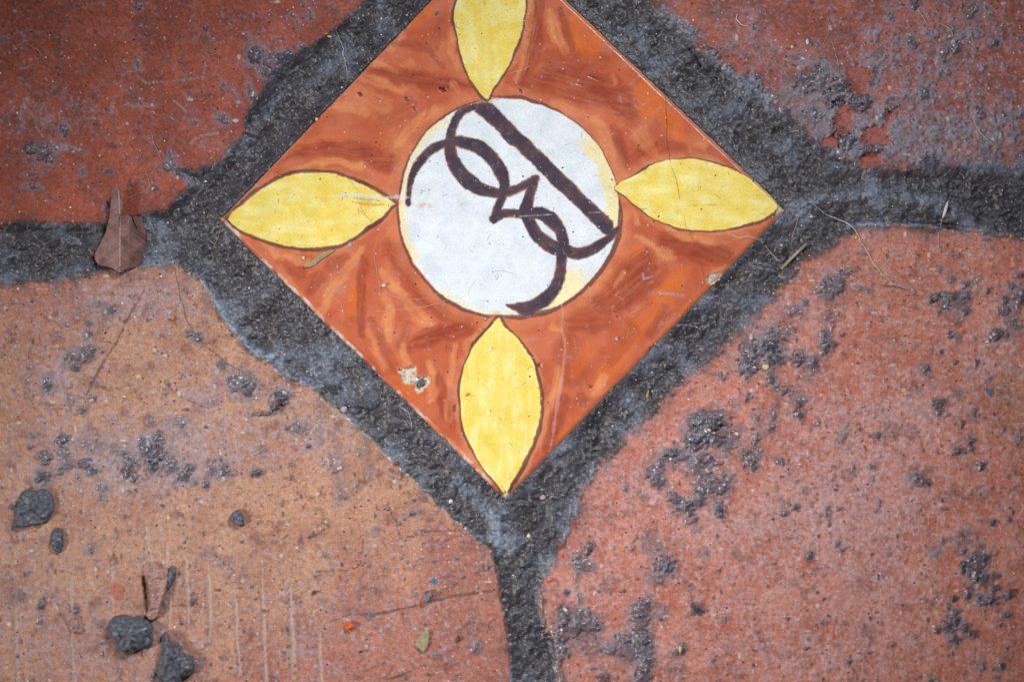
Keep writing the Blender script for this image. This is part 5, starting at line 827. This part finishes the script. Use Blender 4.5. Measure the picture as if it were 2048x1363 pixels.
for q in quads:
    for a, b in zip(q, np.roll(q, -1)): e[(a, b)] = 1
side = [(a, b, b + nr * nc, a + nr * nc) for (a, b) in e if (b, a) not in e]
allv = np.vstack([topv, botv]); allv = np.array([W(*v) for v in allv])
allf = np.vstack([quads, quads[:, ::-1] + nr * nc, np.array([s[::-1] for s in side])])
lcol = np.concatenate([np.clip(lc, 0, 1), np.ones(lc.shape[:2] + (1,))], -1).reshape(-1, 4)
leaf_m = bit_material('dry_brown_leaf', (0, 0, 0), (120, 84, 82), 14, .5, .35, 1.5, True, .3)
base = W(243, 470, -8)
leaf = put(bpy.data.objects.new('dry_leaf', None), label='torn purplish brown dry leaf lying across the left joint', category='leaf'); leaf.location = base; leaf.empty_display_size = .005
me = raw_mesh('blade', allv - np.array(base), allf, np.vstack([lcol, lcol])); me.materials.append(leaf_m); put(bpy.data.objects.new('blade', me), leaf)
stalk = rod('stalk', [(235, 366), (236.5, 374), (237, 386), (239, 402), (241, 420)], 1.7, bit_material('leaf_stalk', (168, 130, 112), (140, 104, 92), 6, .5, .3, 1, dust=0), None, None, 0, 6, True)
sv = np.zeros(len(stalk.data.vertices) * 3, np.float32); stalk.data.vertices.foreach_get('co', sv); sv = sv.reshape(-1, 3); sv[:, 2] += 17 * U; sv -= np.array(base); stalk.data.vertices.foreach_set('co', sv.ravel()); stalk.parent = leaf

# ================================================================== dust: lint specks and grit nobody could count
rs = np.random.RandomState(11)
def scatter(name, n, maker, mat, label, cat):
    Vv, Ff = [], []
    for _ in range(n):
        x, y = rs.uniform(-40, 2088), rs.uniform(-40, 1403); v, f = maker(x, y, floor_z(x, y)); o = len(Vv); Vv += v; Ff += [tuple(o + i for i in q) for q in f]
    me = bpy.data.meshes.new(name); me.from_pydata([W(*v) for v in Vv], [], Ff); me.update(); me.materials.append(mat)
    put(bpy.data.objects.new(name, me), None, label, cat, None, 'stuff')
def grain(x, y, z):
    r = rs.uniform(.8, 2.3); h = r * rs.uniform(.8, 1.5); a = rs.rand() * 6.28
    v = [(x + r * rs.uniform(.7, 1.2) * math.cos(a + k * 1.2566), y + r * rs.uniform(.7, 1.2) * math.sin(a + k * 1.2566), z - .4 + h * .3) for k in range(5)] + [(x + rs.uniform(-.5, .5), y + rs.uniform(-.5, .5), z + h)]
    return v, [(k, 5, (k + 1) % 5) for k in range(5)]
def wisp(x, y, z):
    L_ = rs.uniform(4, 16); a = rs.rand() * 6.28; cv = rs.uniform(-.9, .9); v = []; px, py = x, y
    for k in range(4):
        nx_, ny_ = -math.sin(a), math.cos(a); w = .42
        v += [(px + nx_ * w, py + ny_ * w, z + .3), (px - nx_ * w, py - ny_ * w, z + .3), (px, py, z + 1.1)]
        px += math.cos(a) * L_ / 3; py += math.sin(a) * L_ / 3; a += cv
    f = []
    for k in range(3):
        for i in range(3): f.append((3 * k + i, 3 * k + (i + 1) % 3, 3 * k + 3 + (i + 1) % 3, 3 * k + 3 + i))
    return v, f
scatter('pale_grit', 900, grain, wht, 'fine white grit strewn over tile, joints and pavers', 'grit')
scatter('dark_grit', 700, grain, blk, 'fine black grit strewn over tile, joints and pavers', 'grit')
scatter('lint', 1000, wisp, h_p, 'short pale lint fibres strewn over the whole floor', 'lint')
